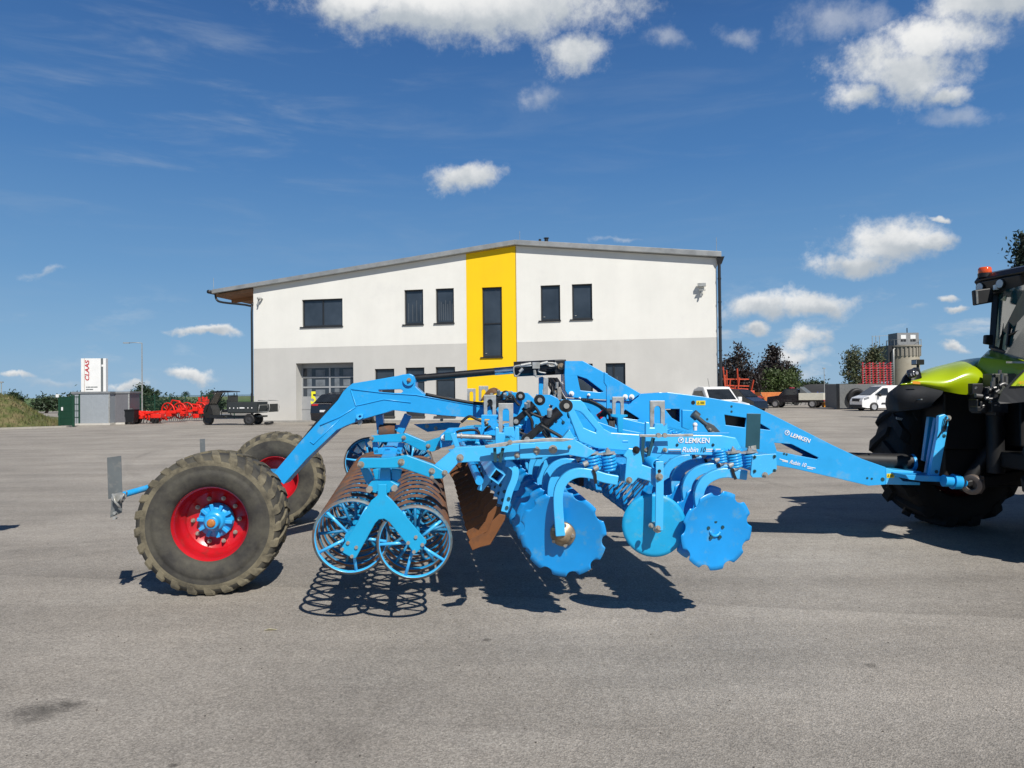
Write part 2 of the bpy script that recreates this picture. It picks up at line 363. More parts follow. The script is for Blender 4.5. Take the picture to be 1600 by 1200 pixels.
b.build_each('hydraulic_hose', blackr, cult)
# dark legs under the arm
b = MB()
for pth in ([(593, 648), (596, 678)], [(638, 648), (625, 676)]): b.bar(mp(*pth[0], .1), mp(*pth[1], .1), .10, .08)
b.bar(mp(596, 668, .1), mp(627, 668, .1), .06, .06); b.build('support_bracket', blue, cult, .005)
b = MB(); b.cyl(mp(594, 675, .1), mp(618, 675, .1), .10, n=24); b.build('rubber_roller', rust, cult)
# ---- marker boards
def board(pts, Y, name='marker_board', m=grayp, t=.006):
    b = MB(); b.prism([at(x, y, Y) for x, y in pts], (0, t, 0)); return b.build(name, m, cult, .002)
mb = board([(167, 715), (189, 712), (191, 775), (169, 780)], 5.96)
b = MB(); b.prism([at(x, y, 5.93) for x, y in ((174, 775), (191, 772), (190, 801), (172, 809))], (0, .008, 0)); b.build('hinge_plate', grayp, mb, .002)
b = MB(); c = at(184, 777, 5.9); b.cyl(c-V((.03, 0, 0)), c+V((.05, 0, 0)), .03, n=14); b.cyl(c+V((0, -.03, .0)), c+V((0, .05, 0)), .035, n=14); b.tube([c+V((-.03, -.02, .03)), c+V((.0, -.04, -.03)), c+V((.03, -.02, -.08))], .01)
b.tube([c+V((.05+.02*math.cos(t), -.0+.03*math.sin(t), .045*math.cos(t))) for t in [i*.7 for i in range(9)]], .006, 5)
for z in (-.13, -.17): b.cyl(c+V((-.03, .0, z)), c+V((-.03, .03, z)), .013, n=8)
b.build('clamp', steel, mb)
b = MB(); b.cyl(at(186, 775, 5.95), at(252, 756, 6.35), .026, n=14); b.cyl(at(252, 756, 6.35), at(420, 742, 7.6), .026, n=14); b.build('light_carrier_tube', blue, cult)
board([(312, 686), (320, 685.5), (321, 720), (313, 720)], 8.55); b = MB(); b.cyl(at(317, 715, 8.57), at(420, 742, 8.0), .022, n=12); b.build('light_carrier_tube', blue, cult)
# ---- drawbar and main frame
def shell(name, pts, v, dep, t, holes, m=blue):
    A = [mp(x, y, v) for x, y in pts]; hs = [[mp(x, y, v) for x, y in h] for h in holes]
    b = MB(); b.prism(A, NV*t, hs); b.prism([p+NV*dep for p in A], NV*t, [[p+NV*dep for p in h] for h in hs])
    n = len(A)                     # top and bottom flanges
    for i in range(n):
        p, q = A[i], A[(i+1) % n]
        if (q-p).length < .02: continue
        ctr = sum(A, V())/n; inn = (ctr-(p+q)/2); e = (q-p).normalized(); inn -= e*inn.dot(e); inn -= NV*inn.dot(NV); inn.normalize()
        b.prism([p+inn*.004+NV*t, q+inn*.004+NV*t, q+inn*.018+NV*t, p+inn*.018+NV*t], NV*(dep-t))
    return b.build(name, m, cult, .005)
draw = shell('drawbar', [(884, 622), (985, 628), (1001, 616), (1045, 613), (1100, 620), (1175, 633), (1215, 652), (1300, 695), (1347, 717), (1384, 730), (1384, 757), (1357, 759), (1310, 748), (1240, 732), (1200, 725), (1100, 722), (960, 720), (884, 690)], -.22, .40, .025,
  [[(1210, 692), (1237, 694), (1279, 715), (1277, 717.5), (1214, 705)], [(1132, 648), (1166, 653), (1164, 668), (1134, 664)], [(1185, 660), (1202, 670), (1203, 672), (1180, 669)], [(1039, 639), (1062, 639), (1062, 660), (1050, 653)], [(977, 640), (999, 654), (996, 656), (968, 652)]])
tower = shell('headstock_tower', [(883, 564), (911, 564), (946, 583), (1001, 615), (985, 627), (890, 621), (883, 610), (882, 586)], -.25, .44, .03, [[(902, 587), (917, 592), (943, 612), (938, 613), (907, 610), (905, 602)]])
for x, y, r in ((893, 615, .03), (977, 620, .03), (987, 620, .03), (920, 617, .018), (906, 622, .012)): bolt(x, y, -.26, r, tower, white)
for x, y in ((1083, 629), (1143, 635), (1143, 643), (1105, 655), (1225, 709), (1229, 710), (1355, 747), (1362, 748), (1379, 749)):
    b = MB(); p = mp(x, y, -.22); b.cyl(p+NV*.01, p-NV*.004, .022 if x in (1083, 1379) else .012, n=14); b.build('plug', dteal if x > 1100 else black, draw)
def sticker(pts, v, parent):
    s_ = MB(); s_.prism([mp(x, y, v) for x, y in pts], -NV*.002); o = s_.build('warning_sticker', yellow, parent)
    (x0, y0), (x1, y1) = pts[0], pts[2]; q = MB()
    a = lambda fx, fy: mp(x0+(x1-x0)*fx, y0+(y1-y0)*fy, v-.003)
    q.prism([a(.08, .8), a(.22, .15), a(.36, .8)], -NV*.001, [[a(.15, .7), a(.22, .35), a(.29, .7)]])
    for k in range(3): q.prism([a(.45, .25+.2*k), a(.9, .25+.2*k), a(.9, .35+.2*k), a(.45, .35+.2*k)], -NV*.001)
    q.build('print', black, o)
sticker([(1088, 626), (1102, 626), (1102, 633), (1088, 633)], -.222, draw); sticker([(1385.5, 740), (1397, 740), (1397, 746.5), (1385.5, 746.5)], -.222, draw)
rs = V(mp(1330, 748, -.22)-mp(1225, 697, -.22))
def tx(s, p0, p1, hpx, v, m, parent, shear=.0, bold=0., name='lettering'):
    a, c = mp(*p0, v), mp(*p1, v); e = (c-a).normalized(); u = NV.cross(e)*-1
    if u.z < 0: u = -u
    return text(s, a, e, u, ((c-a).length, hpx/F*(a.y)), m, parent, shear, name, .003, bold)
def leaf_logo(px, py, r, v, parent):
    b = MB(); c = mp(px, py, v); rr = r/F*c.y
    b.lathe([(rr*.8, 0), (rr, 0), (rr, .003), (rr*.8, .003)], c, -NV, 24, False, True)
    b.tube([c+NU*rr*q+UP*rr*w-NV*.003 for q, w in ((-.5, -.5), (0, -.1), (.55, .5))], rr*.16, 5)
    b.tube([c+NU*rr*q+UP*rr*w-NV*.003 for q, w in ((-.3, .4), (.1, .0), (.3, -.5))], rr*.13, 5); b.build('emblem', white, parent)
tx('LEMKEN', (1234, 681.5), (1265, 692), 6.2, -.224, white, draw, .12, .02); leaf_logo(1230, 676, 4, -.222, draw)
tx('Rubin 10', (1233, 724), (1259, 730), 6.2, -.224, white, draw, .3, .012)
b = MB()
for (x0, y0, x1, y1) in ((1218, 717, 1231, 720.5), (1222, 720, 1231, 722), (1261, 729, 1274, 731.5), (1261, 731.5, 1270, 733)): b.bar(mp(x0, y0, -.222), mp(x1, y1, -.222), .004, .008)
b.build_each('stripe', white, draw)
b = MB(); b.box(mp(1130, 672, -.05), mp(1170, 643, .1)); b.box(mp(884, 660, -.1), mp(1050, 640, .1)); b.build('inner_beam', black, cult)
# drawbar shaft and headstock
b = MB(); b.cyl(mp(1310, 718, .1), mp(1425, 721, .1), .085, n=24); s_ = b.build('drawbar_shaft', blackr, cult)
b = MB(); c1 = mp(1425, 723, .1); b.cyl(c1-NU*.02, c1+NU*.01, .1, n=28); b.build('collar', blue, s_)
hb = plate('hitch_fork', [(1384, 731), (1397, 734), (1440, 737), (1440, 741), (1400, 742), (1412, 752), (1438, 754), (1438, 758), (1384, 757)], -.22, .34, sheen_blue)
plate('hitch_beam', [(1415, 742), (1470, 744), (1480, 745), (1480, 753), (1440, 752), (1420, 749)], -.5, 1.0, blue)
hub = MB(); P = [mp(x, 751+(x-1475)*.1, -.55) for x in (1474, 1487, 1488, 1500, 1506, 1508, 1514)]
for i, r in ((0, .062), (2, .08), (4, .05)): hub.cyl(P[i], P[i+1], r, r*.9, n=24)
hub.build('lower_link_pin', blue, cult, .008)
b = MB(); b.lathe([(.05, -.03), (.105, -.03), (.11, 0), (.105, .03), (.05, .03)], mp(1519, 757, -.6), V((.75, .6, .1)), 28, True, True); b.prism([mp(x, y, -.62) for x, y in ((1523, 744), (1538, 744), (1540, 764), (1534, 772), (1526, 770))], NV*.05, [[mp(x, y, -.62) for x, y in ((1533, 747), (1537, 747), (1537, 751), (1533, 751))]])
b.build('catch_hook', mat('hook_steel', (.16, .13, .11), .5, metal=.4, var=.2), cult, .006)
tw = plate('tower_upright', [(1452, 745), (1467, 745), (1482, 664), (1482, 651), (1476, 647), (1467, 650), (1466, 672)], -.45, .05, sheen_blue)
plate('tower_upright', [(1443, 720), (1449, 722), (1462, 652), (1452, 651)], .15, .06, midblue)
plate('tower_upright', [(1446, 744), (1455, 744), (1469, 660), (1462, 652)], .02, .05, blue)
for x, y in ((1475, 681), (1463, 737)): bolt(x, y, -.45, .02, tw, dteal, .01)
bolt(1482, 653, -.42, .03, tw, boltm); b = MB()
for pth in ([(1477, 652), (1474, 668), (1477, 672), (1481, 655)], [(1466, 684), (1472, 674), (1478, 664)], [(1479, 655), (1475, 675)]): b.tube(smooth_path([mp(x, y, -.47) for x, y in pth]), .006, 6)
b.build('latch_cable', black, tw)
# ---- top cylinder
cy = MB(); a = mp(652, 591, 0); c = mp(806, 577.5, 0); cy.cyl(a, c, .04, n=20); e = mp(803, 577, 0); f_ = mp(884, 573, 0)
cy.cyl(a-(c-a).normalized()*.08, a+(c-a).normalized()*.1, .045, n=16)
tc_ = cy.build('top_link_cylinder', black, cult, .004)
b = MB(); b.cyl(mp(773, 580.5, -.0), mp(803, 578, -.0), .0425, n=20); b.build('piston_rod', chrome, tc_)
b = MB(); dd = (f_-e).normalized(); b.cyl(e, e+dd*.55, .085, n=28); b.bar(e+dd*.45, f_, .16, .16); b.build('barrel', black, tc_, .008)
b = MB(); v = -.12
for pth in ([(826, 571), (812, 571), (803, 574), (804, 586), (809, 587), (816, 577)], [(833, 571), (812, 573)], [(836, 577), (836, 587), (841, 588), (848, 588)], [(842, 576), (842, 581), (853, 583)], [(846, 567), (862, 567), (868, 569), (866, 572), (858, 572), (858, 569)]): b.tube(smooth_path([mp(x, y, v) for x, y in pth], 4), .009, 6)
for x0, y0, x1, y1 in ((814, 571, 830, 568), (844, 569, 856, 566), (812, 581, 817, 576), (835, 578, 836, 586), (866, 567, 870, 571)): b.cyl(mp(x0, y0, v), mp(x1, y1, v), .018, n=8)
b.obox(mp(837.5, 571, v), NU*.04, NV*.03, UP*.035); b.build('valve_fitting', steel, tc_)
bolt(877, 572.5, -.1, .04, tc_, bronze)
# hoses and brackets below the headstock
b = MB(); rnd = random.Random(3)
for k in range(11):
    x = 862+rnd.uniform(-8, 10); v = rnd.uniform(-.35, .2)
    b.tube(smooth_path([mp(x-rnd.uniform(-4, 6), 592, v), mp(x+4, 602, v-.1), mp(x+rnd.uniform(-2, 12), 618, v-.15), mp(x+rnd.uniform(0, 24), 634, v-.1), mp(x+rnd.uniform(0, 40), 652, v)]), rnd.choice((.012, .016, .02)), 6)
for k in range(6):
    v = -.3-.15*k; x = 905+k*3
    b.tube(smooth_path([mp(x, 625, v), mp(x+20, 630+k, v), mp(x+36, 640+2*k, v-.1), mp(x+46, 660, v), mp(x+55, 684, v)]), .014, 6)
for k in range(4): b.tube(smooth_path([mp(936+k*3, 650, -1), mp(948+k*2, 640, -1.1), mp(953+k*2, 655, -1.1), mp(949+k*3, 680, -1.2)]), .014, 6)
b.build_each('hydraulic_hose', blackr, cult)
b = MB()
for k in range(9):
    x, y, v = 856+rnd.uniform(0, 24), 596+rnd.uniform(0, 28), -.5
    b.cyl(mp(x, y, v), mp(x+rnd.uniform(-1, 4), y+rnd.uniform(3, 7), v), .016, n=8)
b.obox(mp(874, 616, -.52), NU*.02, NV*.02, UP*.06); b.build('hose_coupling', boltm, cult)
plate('hose_post', [(842, 590), (848, 589), (854, 592), (852, 604), (848, 609), (848, 622), (842, 622)], .05, .08, blue)
b = MB(); b.bar(mp(853, 591, -.2), mp(852, 618, -.2), .06, .05); b.build('valve_block', steel, cult)
# lever
lev = plate('parking_lever', [(944, 581), (950, 584), (951, 600), (953, 606), (953, 655), (948, 655), (948, 604), (944, 598)], -.75, .04, blue)
b = MB(); b.bar(mp(934, 652, -.7), mp(953, 638, -.7), .05, .06); b.bar(mp(912, 669, -.8), mp(921, 664, -.8), .05, .06); b.build_each('red_safety_bar', redp, cult)
# ---- hinge plates in the middle
hp = plate('hinge_plate', [(838, 616), (861, 617), (871, 622), (878, 632), (886, 650), (897, 672), (900, 692), (818, 697), (812, 690), (822, 668), (826, 640), (836, 630)], -1.5, .06, blue, [[(858, 632), (864, 634), (861, 641), (858, 636)], [(875, 653), (882, 660), (881, 661), (873, 656)]])
for x, y in ((849, 677), (838, 665), (880, 660)): bolt(x, y, -1.5, .016, hp, dteal, .01)
hp2 = plate('hinge_plate', [(790, 612), (825, 614), (837, 625), (838, 650), (826, 655), (800, 645), (786, 622)], -.9, .06, blue)
plate('hinge_plate', [(778, 612), (800, 611), (806, 618), (806, 640), (785, 640)], -.5, .06, blue)
plate('cross_frame', [(726, 668), (748, 668), (808, 662), (832, 672), (832, 690), (726, 694)], -1.35, .1, blue)
plate('cross_frame', [(898, 655), (924, 655), (960, 668), (1002, 676), (1140, 676), (1142, 690), (900, 692)], -1.2, .1, blue)
plate('cross_frame', [(960, 650), (1010, 662), (1010, 684), (960, 684)], -.9, .08, blue)
# ---- hydraulic cylinders
def ram(a, e, v, br, rr, split=.46):
    A, E = mp(*a, v), mp(*e, v); d = (E-A).normalized(); L_ = (E-A).length
    b = MB(); b.cyl(A+d*L_*split, E-d*.06, br, n=24); b.cyl(A+d*L_*split, A+d*(L_*split+.05), br*1.12, n=24); b.cyl(E-NV*br*1.1, E+NV*br*1.1, br*1.15, n=24); b.bar(A-d*.04, A+d*.2, br*1.3, br*1.3, NV); b.cyl(A-NV*br, A+NV*br, br*.95, n=20)
    o = b.build('hydraulic_cylinder', black, cult, .005)
    b = MB(); b.cyl(A+d*.1, A+d*(L_*split+.01), rr, n=18); b.build('piston_rod', chrome, o)
    for q in (A, E):
        b = MB(); b.cyl(q-NV*br*1.12, q-NV*(br*1.12+.02), br*.5, n=14); b.build('bolt', boltm, o)
    b = MB(); p = A+d*(L_*split+.04)-NV*br+UP*.03; q = E-d*.16-NV*br+UP*.04
    b.cyl(p, p-NV*.03+UP*.05, .017, n=8); b.cyl(q, q-NV*.03+UP*.04, .017, n=8); b.build('port', steel, o)
    return o
ram((823, 686), (884, 634), -2.72, .042, .016)
ram((806, 658), (843, 625), -1.75, .042, .017, .38)
ram((772, 634), (813, 619), -1.0, .04, .016)
ram((760, 631), (790, 617), -.55, .04, .016)
b = MB()
for v, pth in ((-1.85, [(836, 636), (842, 645), (847, 660), (850, 672), (862, 686), (880, 692)]), (-1.85, [(820, 642), (830, 655), (832, 668), (834, 680)]), (-2.8, [(845, 664), (858, 672), (872, 680), (884, 688)]), (-2.0, [(828, 645), (846, 652), (858, 652), (870, 660)]), (-2.6, [(852, 668), (858, 680), (862, 690)]), (-1.1, [(790, 622), (800, 618), (806, 628), (812, 634)])): b.tube(smooth_path([mp(x, y, v) for x, y in pth]), .013, 7)
b.build_each('hydraulic_hose', blackr, cult)
b = MB()
for k in range(5): b.tube(smooth_path([mp(752+3*k, 626, -.3), mp(764+2*k, 610+k, -.3), mp(776+2*k, 608+2*k, -.3), mp(785+2*k, 622, -.35)]), .011, 6)
b.build_each('hydraulic_hose', mat('tan_hose', (.16, .08, .03), .6), cult)
# ---- near wing: rear beam and front beam
rb = plate('wing_beam', [(678, 727), (711, 699), (754, 697), (840, 691), (876, 688), (890, 671), (900, 688), (925, 702), (930, 707), (917, 716), (889, 711), (812, 718), (716, 723), (700, 741), (693, 741)], -2.9, .09, sheen_blue)
for x, y, r in ((719, 715, .028), (837, 704, .034), (864, 702, .034), (808, 711, .022), (780, 713, .018), (890, 698, .014)): bolt(x, y, -2.9, r, rb)
plate('wing_cover', [(812, 692), (837, 692), (837, 717), (812, 717)], -2.915, .012, sheen_blue)
fb = plate('wing_beam', [(876, 624), (907, 625), (913, 630), (919, 640), (935, 660), (944, 670), (955, 676), (1001, 679), (1128, 680), (1150, 684), (1160, 704), (1143, 712), (1040, 710), (975, 704), (930, 700), (905, 690), (898, 672), (888, 645)], -2.6, .08, sheen_blue, [[(898, 641), (906, 643), (912, 648), (932, 672), (931, 676), (923, 673), (912, 668)]])
bolt(886, 633, -2.62, .03, fb)
tx('LEMKEN', (1070, 692), (1109, 692), 8, -2.603, white, fb, .1, .02); leaf_logo(1064, 687.5, 4.5, -2.602, fb)
tx('Rubin', (1065, 706), (1091, 706), 7.5, -2.603, white, fb, .3, .015); tx('10', (1093, 706), (1103, 706), 7.5, -2.603, dteal, fb, .3, .01)
b = MB()
for (x0, x1, y) in ((1044, 1064, 702), (1046, 1064, 705), (1103, 1126, 702), (1103, 1120, 705)): b.bar(mp(x0, y, -2.602), mp(x1, y, -2.602), .003, .007)
b.build_each('stripe', white, fb)
for x in (1058, 1114): bolt(x, 695, -2.6, .012, fb, dteal, .006)
plate('slot_cover', [(972, 688), (982, 688), (982, 692), (972, 692)], -2.602, .01, blue, parent=fb)
# rear dark edges of the wing frame (inner, second rib)
plate('wing_rib', [(700, 703), (840, 697), (900, 694), (1140, 690), (1140, 706), (900, 712), (716, 718)], -1.2, .1, blue)
# ---- roller bridges
def bridge(pts, v, bolts, m=midblue):
    o = plate('roller_bridge', pts, v, .05, m)
    for x, y, r in bolts: bolt(x, y, v, r, o)
    return o
bridge([(563, 716), (604, 716), (636, 711), (677, 726), (700, 740), (691, 748), (676, 748), (627, 731), (567, 732), (559, 722)], -2.96, [(564, 726, .026), (627, 722, .026), (675, 736, .024), (695, 739, .022), (675, 746, .016)])
bridge([(579, 681), (634, 677), (665, 690), (690, 682), (690, 700), (676, 706), (655, 703), (632, 691), (581, 691)], -1.55, [(581, 685, .022), (631, 684, .022), (669, 697, .022), (684, 700, .018), (669, 705, .014)])
bridge([(646, 663), (700, 660), (720, 661), (716, 669), (668, 675)], .2, [(667, 666, .024), (681, 669, .022), (690, 656, .02)])
plate('wing_link', [(687, 681), (700, 669), (747, 668), (748, 684), (722, 690), (700, 698), (688, 700)], -1.7, .1, blue)
bolt(694, 684, -1.71, .03, cult, white)
plate('bracket_strap', [(703, 678), (711, 676), (719, 700), (711, 700)], -2.2, .04, sheen_blue)
b = MB()
b.cyl(mp(714, 681, -2.45), mp(775, 684, -2.45), .018, n=16); b.cyl(mp(720, 681, -2.45), mp(722, 681, -2.45), .025, n=16); o = b.build('adjusting_spindle', steel, cult)
b = MB()
for k in range(14):
    x, y = rnd.uniform(716, 770), rnd.uniform(684, 696); v = rnd.uniform(-1.6, -.6)
    b.tube(smooth_path([mp(x, y, v), mp(x+6, y-rnd.uniform(0, 6), v), mp(x+12, y+rnd.uniform(-4, 4), v)], 4), .018, 6)
b.build_each('hydraulic_line', teal, cult)
b = MB()
for k in range(12):
    x, y, v = rnd.uniform(700, 832), rnd.uniform(655, 690), rnd.uniform(-1.9, -.9); c = mp(x, y, v)
    b.obox(c, NU*rnd.uniform(.02, .07), NV*.05, UP*rnd.uniform(.015, .05))
b.build_each('valve_bracket', midblue, cult, .004)
b = MB()
for k in range(8):
    x, y, v = rnd.uniform(690, 850), rnd.uniform(648, 684), rnd.uniform(-2.1, -1.2)
    b.tube(smooth_path([mp(x, y, v), mp(x+rnd.uniform(8, 16), y-rnd.uniform(2, 12), v), mp(x+rnd.uniform(18, 34), y+rnd.uniform(-6, 8), v), mp(x+rnd.uniform(36, 52), y+rnd.uniform(-4, 10), v)]), .012, 6)
b.build_each('hydraulic_hose', blackr, cult)
# saddle and V bracket at the near end of the rollers
def vframe(off, lab=None):
    def q(x, y, v): return mp(x, y, v)+off
    def pl(pts, v, t, name, par_, m=midblue):
        b = MB(); b.prism([q(x, y, v) for x, y in pts], NV*t); return b.build(name, m, par_, .006)
    o = pl([(590, 756), (604, 756), (604, 774), (612, 781), (666, 845), (666, 849), (650, 865), (645, 862), (608, 816), (600, 811), (592, 812), (586, 818), (556, 872), (552, 873), (532, 862), (532, 858), (580, 782), (590, 774)], -2.98, .025, 'roller_bracket', cult)
    for x, y in ((535, 858), (544, 848), (557, 855), (550, 869), (638, 848), (650, 839), (660, 851), (647, 862)):
        b = MB(); p = q(x, y, -2.98); b.cyl(p, p-NV*.012, .013, n=8); b.build('bolt', boltm, o)
    pl([(574, 760), (580, 752), (612, 752), (623, 758), (619, 766), (604, 771), (590, 771), (577, 768)], -2.9, .14, 'saddle', o)
    pl([(594, 732), (609, 732), (611, 754), (592, 754)], -2.86, .06, 'post', o)
    pl([(562, 732), (575, 732), (583, 749), (576, 755), (572, 756)], -2.84, .06, 'cheek', o); pl([(582, 734), (592, 732), (590, 752), (586, 752)], -2.75, .06, 'cheek', o); pl([(611, 732), (627, 734), (625, 748), (617, 754), (612, 752)], -2.84, .06, 'cheek', o)
    for x, y in ((578, 764), (617, 762)):
        b = MB(); p = q(x, y, -2.9); b.cyl(p, p-NV*.03, .025, n=6); b.build('bolt', boltm, o)
    return o
vframe(V((0, 0, 0)))
# second saddle on the far bridge
plate('saddle', [(584, 703), (600, 698), (612, 698), (626, 703), (628, 709), (584, 710)], -1.5, .2, blue)
for pts in ([(581, 692), (589, 691), (592, 708), (584, 709)], [(622, 692), (632, 693), (626, 708), (619, 706)], [(600, 700), (610, 700), (611, 714), (599, 714)]): plate('cheek', pts, -1.5, .06, blue)
# ---- ring rollers
DROOP = math.tan(R(2.8))
W7 = V((-math.sin(R(7.)), math.cos(R(7.)), 0))
def row(n0): return W7+UP*n0
def roller(c, n, sp, slope, r=.27, spin=0., rusty=True):
    ax = row(slope).normalized(); L_ = n*sp; x = V((0, 0, 1)); x = (x-ax*x.dot(ax)).normalized(); y = ax.cross(x)
    b = MB(); b.cyl(c-ax*.02, c+ax*(L_-sp*.5), .035, n=18); b.cyl(c-ax*.03, c+ax*.03, .045, n=18); rl = b.build('ring_roller', teal, cult)
    for k in range(n):
        o = c+ax*sp*k; b = MB(); hw = .02
        b.cur = 0; b.lathe([(r-.017, -hw), (r-.023, -hw*.8), (r-.022, hw)], o, ax, 56); b.cur = 1
        b.lathe([(r-.017, -hw), (r, -hw*.7), (r+.002, 0), (r, hw*.7), (r-.022, hw)], o, ax, 56)
        b.cur = 0
        for s_ in range(5):
            an = 2*math.pi*s_/5+spin+k*.36; d = x*math.cos(an)+y*math.sin(an)
            b.tube([o+d*.03, o+d*(r-.012)], .0115, 8)
        b.build('ring', [mat('shaded_ring_blue', (.008, .22, .46), .5, var=.2, scale=6, col2=(.05, .14, .2), mix2=.3, sc2=9) if k else sheen_blue, rust if k else mat('worn_ring_edge', (.10, .17, .2), .5, var=.4, scale=14, col2=(.16, .08, .04), mix2=.4, sc2=6)], rl)  # shade inside the rings put into a darker blue
    return rl
def cen(px, py, Y): return at(px, py, Y)
RZ = cen(549, 838, 5.17); RZ2 = cen(648, 847, 5.17)
roller(RZ, 14, .2, DROOP, .272, .5); roller(RZ2, 14, .2, DROOP, .268, -.35)
roller(cen(577, 722, 8.3)+UP*.0, 14, .17, -DROOP, .285, 1.1); roller(cen(640, 730, 8.3), 14, .17, -DROOP, .28, .2)
b = MB(); q = mp(600, 745, -2.6); b.bar(q, q+row(DROOP)*2.5, .12, .12); q2 = mp(608, 708, -.3); b.bar(q2, q2+row(-DROOP)*2.4, .12, .12); b.build('roller_beam', blue, cult, .008)
# ---- rusty levelling paddles
def paddle(off, first=None):
    P = lambda x, y: mp(x, y, -2.85)+off
    b = MB(); b.prism([P(732, 847), (P(735, 843)), P(751, 835), P(763, 829), P(768, 815), P(780, 803), P(790, 805), P(789, 812), P(766, 851), P(750, 855), P(738, 860)], NV*.012, [[P(757, 834), P(771, 824), P(768, 828), P(759, 832)]])
    o = b.build('levelling_paddle', rust2, cult, .003)
    b = MB(); b.strip(smooth_path([P(790, 724)+NV*.02, P(797, 726)+NV*.01, P(805, 734), P(804, 748), P(797, 766), P(793, 780), P(788, 800)]), .05, NV*.012)
    b.build('spring_strip', sheen_blue, o, .003)
    for x, y in ((795, 779), (792, 793)):
        b = MB(); p = P(x, y); b.cyl(p, p-NV*.01, .013, n=8); b.build('bolt', dteal, o)
    return o
pd = paddle(V((0, 0, 0)))
for k in range(1, 10):
    q = dup(pd, row(DROOP)*.28*k, cult)
for k in range(11, 19): dup(pd, row(DROOP)*.28*10+row(-DROOP)*.28*(k-10), cult)
b = MB(); c = mp(777, 744, -2.95); d = row(DROOP).normalized(); e1 = (UP-d*d.z).normalized(); e2 = d.cross(e1); ea, eb = (e1*.8+e2*.6)*.043, (e2*.8-e1*.6)*.043
def hollow(b, c, d, ea, eb, L_, t=.78):
    for s1, s2, k1 in ((ea, eb, 1), (ea, eb, -1)):
        b.obox(c+d*L_/2+s1*k1*(1+t)/2, d*L_/2, s1*(1-t)/2, s2)
        b.obox(c+d*L_/2+s2*k1*(1+t)/2, d*L_/2, s2*(1-t)/2, s1*t)
hollow(b, c, d, ea, eb, 2.7); hb_ = b.build('harrow_tube', sheen_blue, cult)
b = MB(); b.obox(c+d*1.4, d*1.25, ea*.7, eb*.7); b.build('tube_core', black, hb_)
b = MB(); q = mp(812, 714, -2.78); b.bar(q, q+row(DROOP)*2.4, .34, .04); b.build('paddle_shade_plate', midblue, cult, .004)  # added plate, placed to throw shade on the paddles
plate('tube_bracket', [(745, 765), (752, 750), (764, 738), (774, 727), (780, 734), (766, 752), (754, 768)], -2.75, .03, sheen_blue)
b = MB(); b.cyl(c-V((.12, 0, .05))+d*.1, c-V((.12, 0, .05))+d*2.6, .03, n=12); b.build('harrow_tube', blue, cult)
# ---- notched discs on curved arms
def disc_mesh(b, c, ax, up, r, dish=.3, notches=10, nd_=.16, ph=.0):
    ax = ax.normalized(); x = (up-ax*up.dot(ax)).normalized(); y = ax.cross(x); ns_ = 24 if notches > 1 else 96; n = notches*ns_; rings = (.0, .2, .45, .7, .88, 1.)
    vs = []
    for q in rings:
        for i in range(n):
            an = 2*math.pi*i/n+ph; t = (i % ns_)/ns_
            lim = r
            dd = abs(t-.5)*2*math.pi/notches*r     # distance from the notch centre along the rim
            nr = r*nd_
            if notches > 1 and dd < nr: lim = r-math.sqrt(max(0, nr*nr-dd*dd))*.78
            rr = min(r*q, lim); vs.append(c+(x*math.cos(an)+y*math.sin(an))*rr+ax*(dish*rr*rr-.0))
    fs = []
    for k in range(len(rings)-1):
        for i in range(n):
            j = (i+1) % n; f = (k*n+i, k*n+j, k*n+n+j, k*n+n+i)
            fs.append(f)
    b.add(vs, fs, True)
def solid(o, t):
    s_ = o.modifiers.new('thick', 'SOLIDIFY'); s_.thickness = t; s_.offset = 0; return o
def fix(o):
    bm = bmesh.new(); bm.from_mesh(o.data); bmesh.ops.remove_doubles(bm, verts=bm.verts, dist=.0005); bmesh.ops.dissolve_degenerate(bm, edges=bm.edges, dist=.0004); bmesh.ops.recalc_face_normals(bm, faces=bm.faces); bm.to_mesh(o.data); bm.free(); return o
def coil(b, c, up, r, pitch, turns, wr, n=14):
    up = up.normalized(); x = up.orthogonal().normalized(); y = up.cross(x)
    b.tube([c+(x*math.cos(2*math.pi*i/n)+y*math.sin(2*math.pi*i/n))*r+up*pitch*i/n for i in range(int(turns*n))], wr, 6)
def spring_pack(x, y, v, parent, hpx):
    b = MB(); c = mp(x, y, v); ht = hpx/F*c.y; tilt = (UP*1-NU*.12).normalized()
    for k in (0, 1): coil(b, c+NU*(.06*(1-2*k)), tilt, .046, ht/5.6, 5.5, .0105)
    s_ = b.build('coil_spring', blue, parent)
    b = MB(); t = c+tilt*ht
    for k in (0, 1):
        q = t+NU*(.06*(1-2*k)); b.cyl(q, q+tilt*.012, .05, n=18); b.cyl(q+tilt*.012, q+tilt*.03, .018, n=6); b.cyl(q-tilt*ht, q+tilt*.045, .008, n=8)
    b.bar(t-NU*.11, t+NU*.11, .06, .012); b.build('spring_cap', steel, s_); return s_
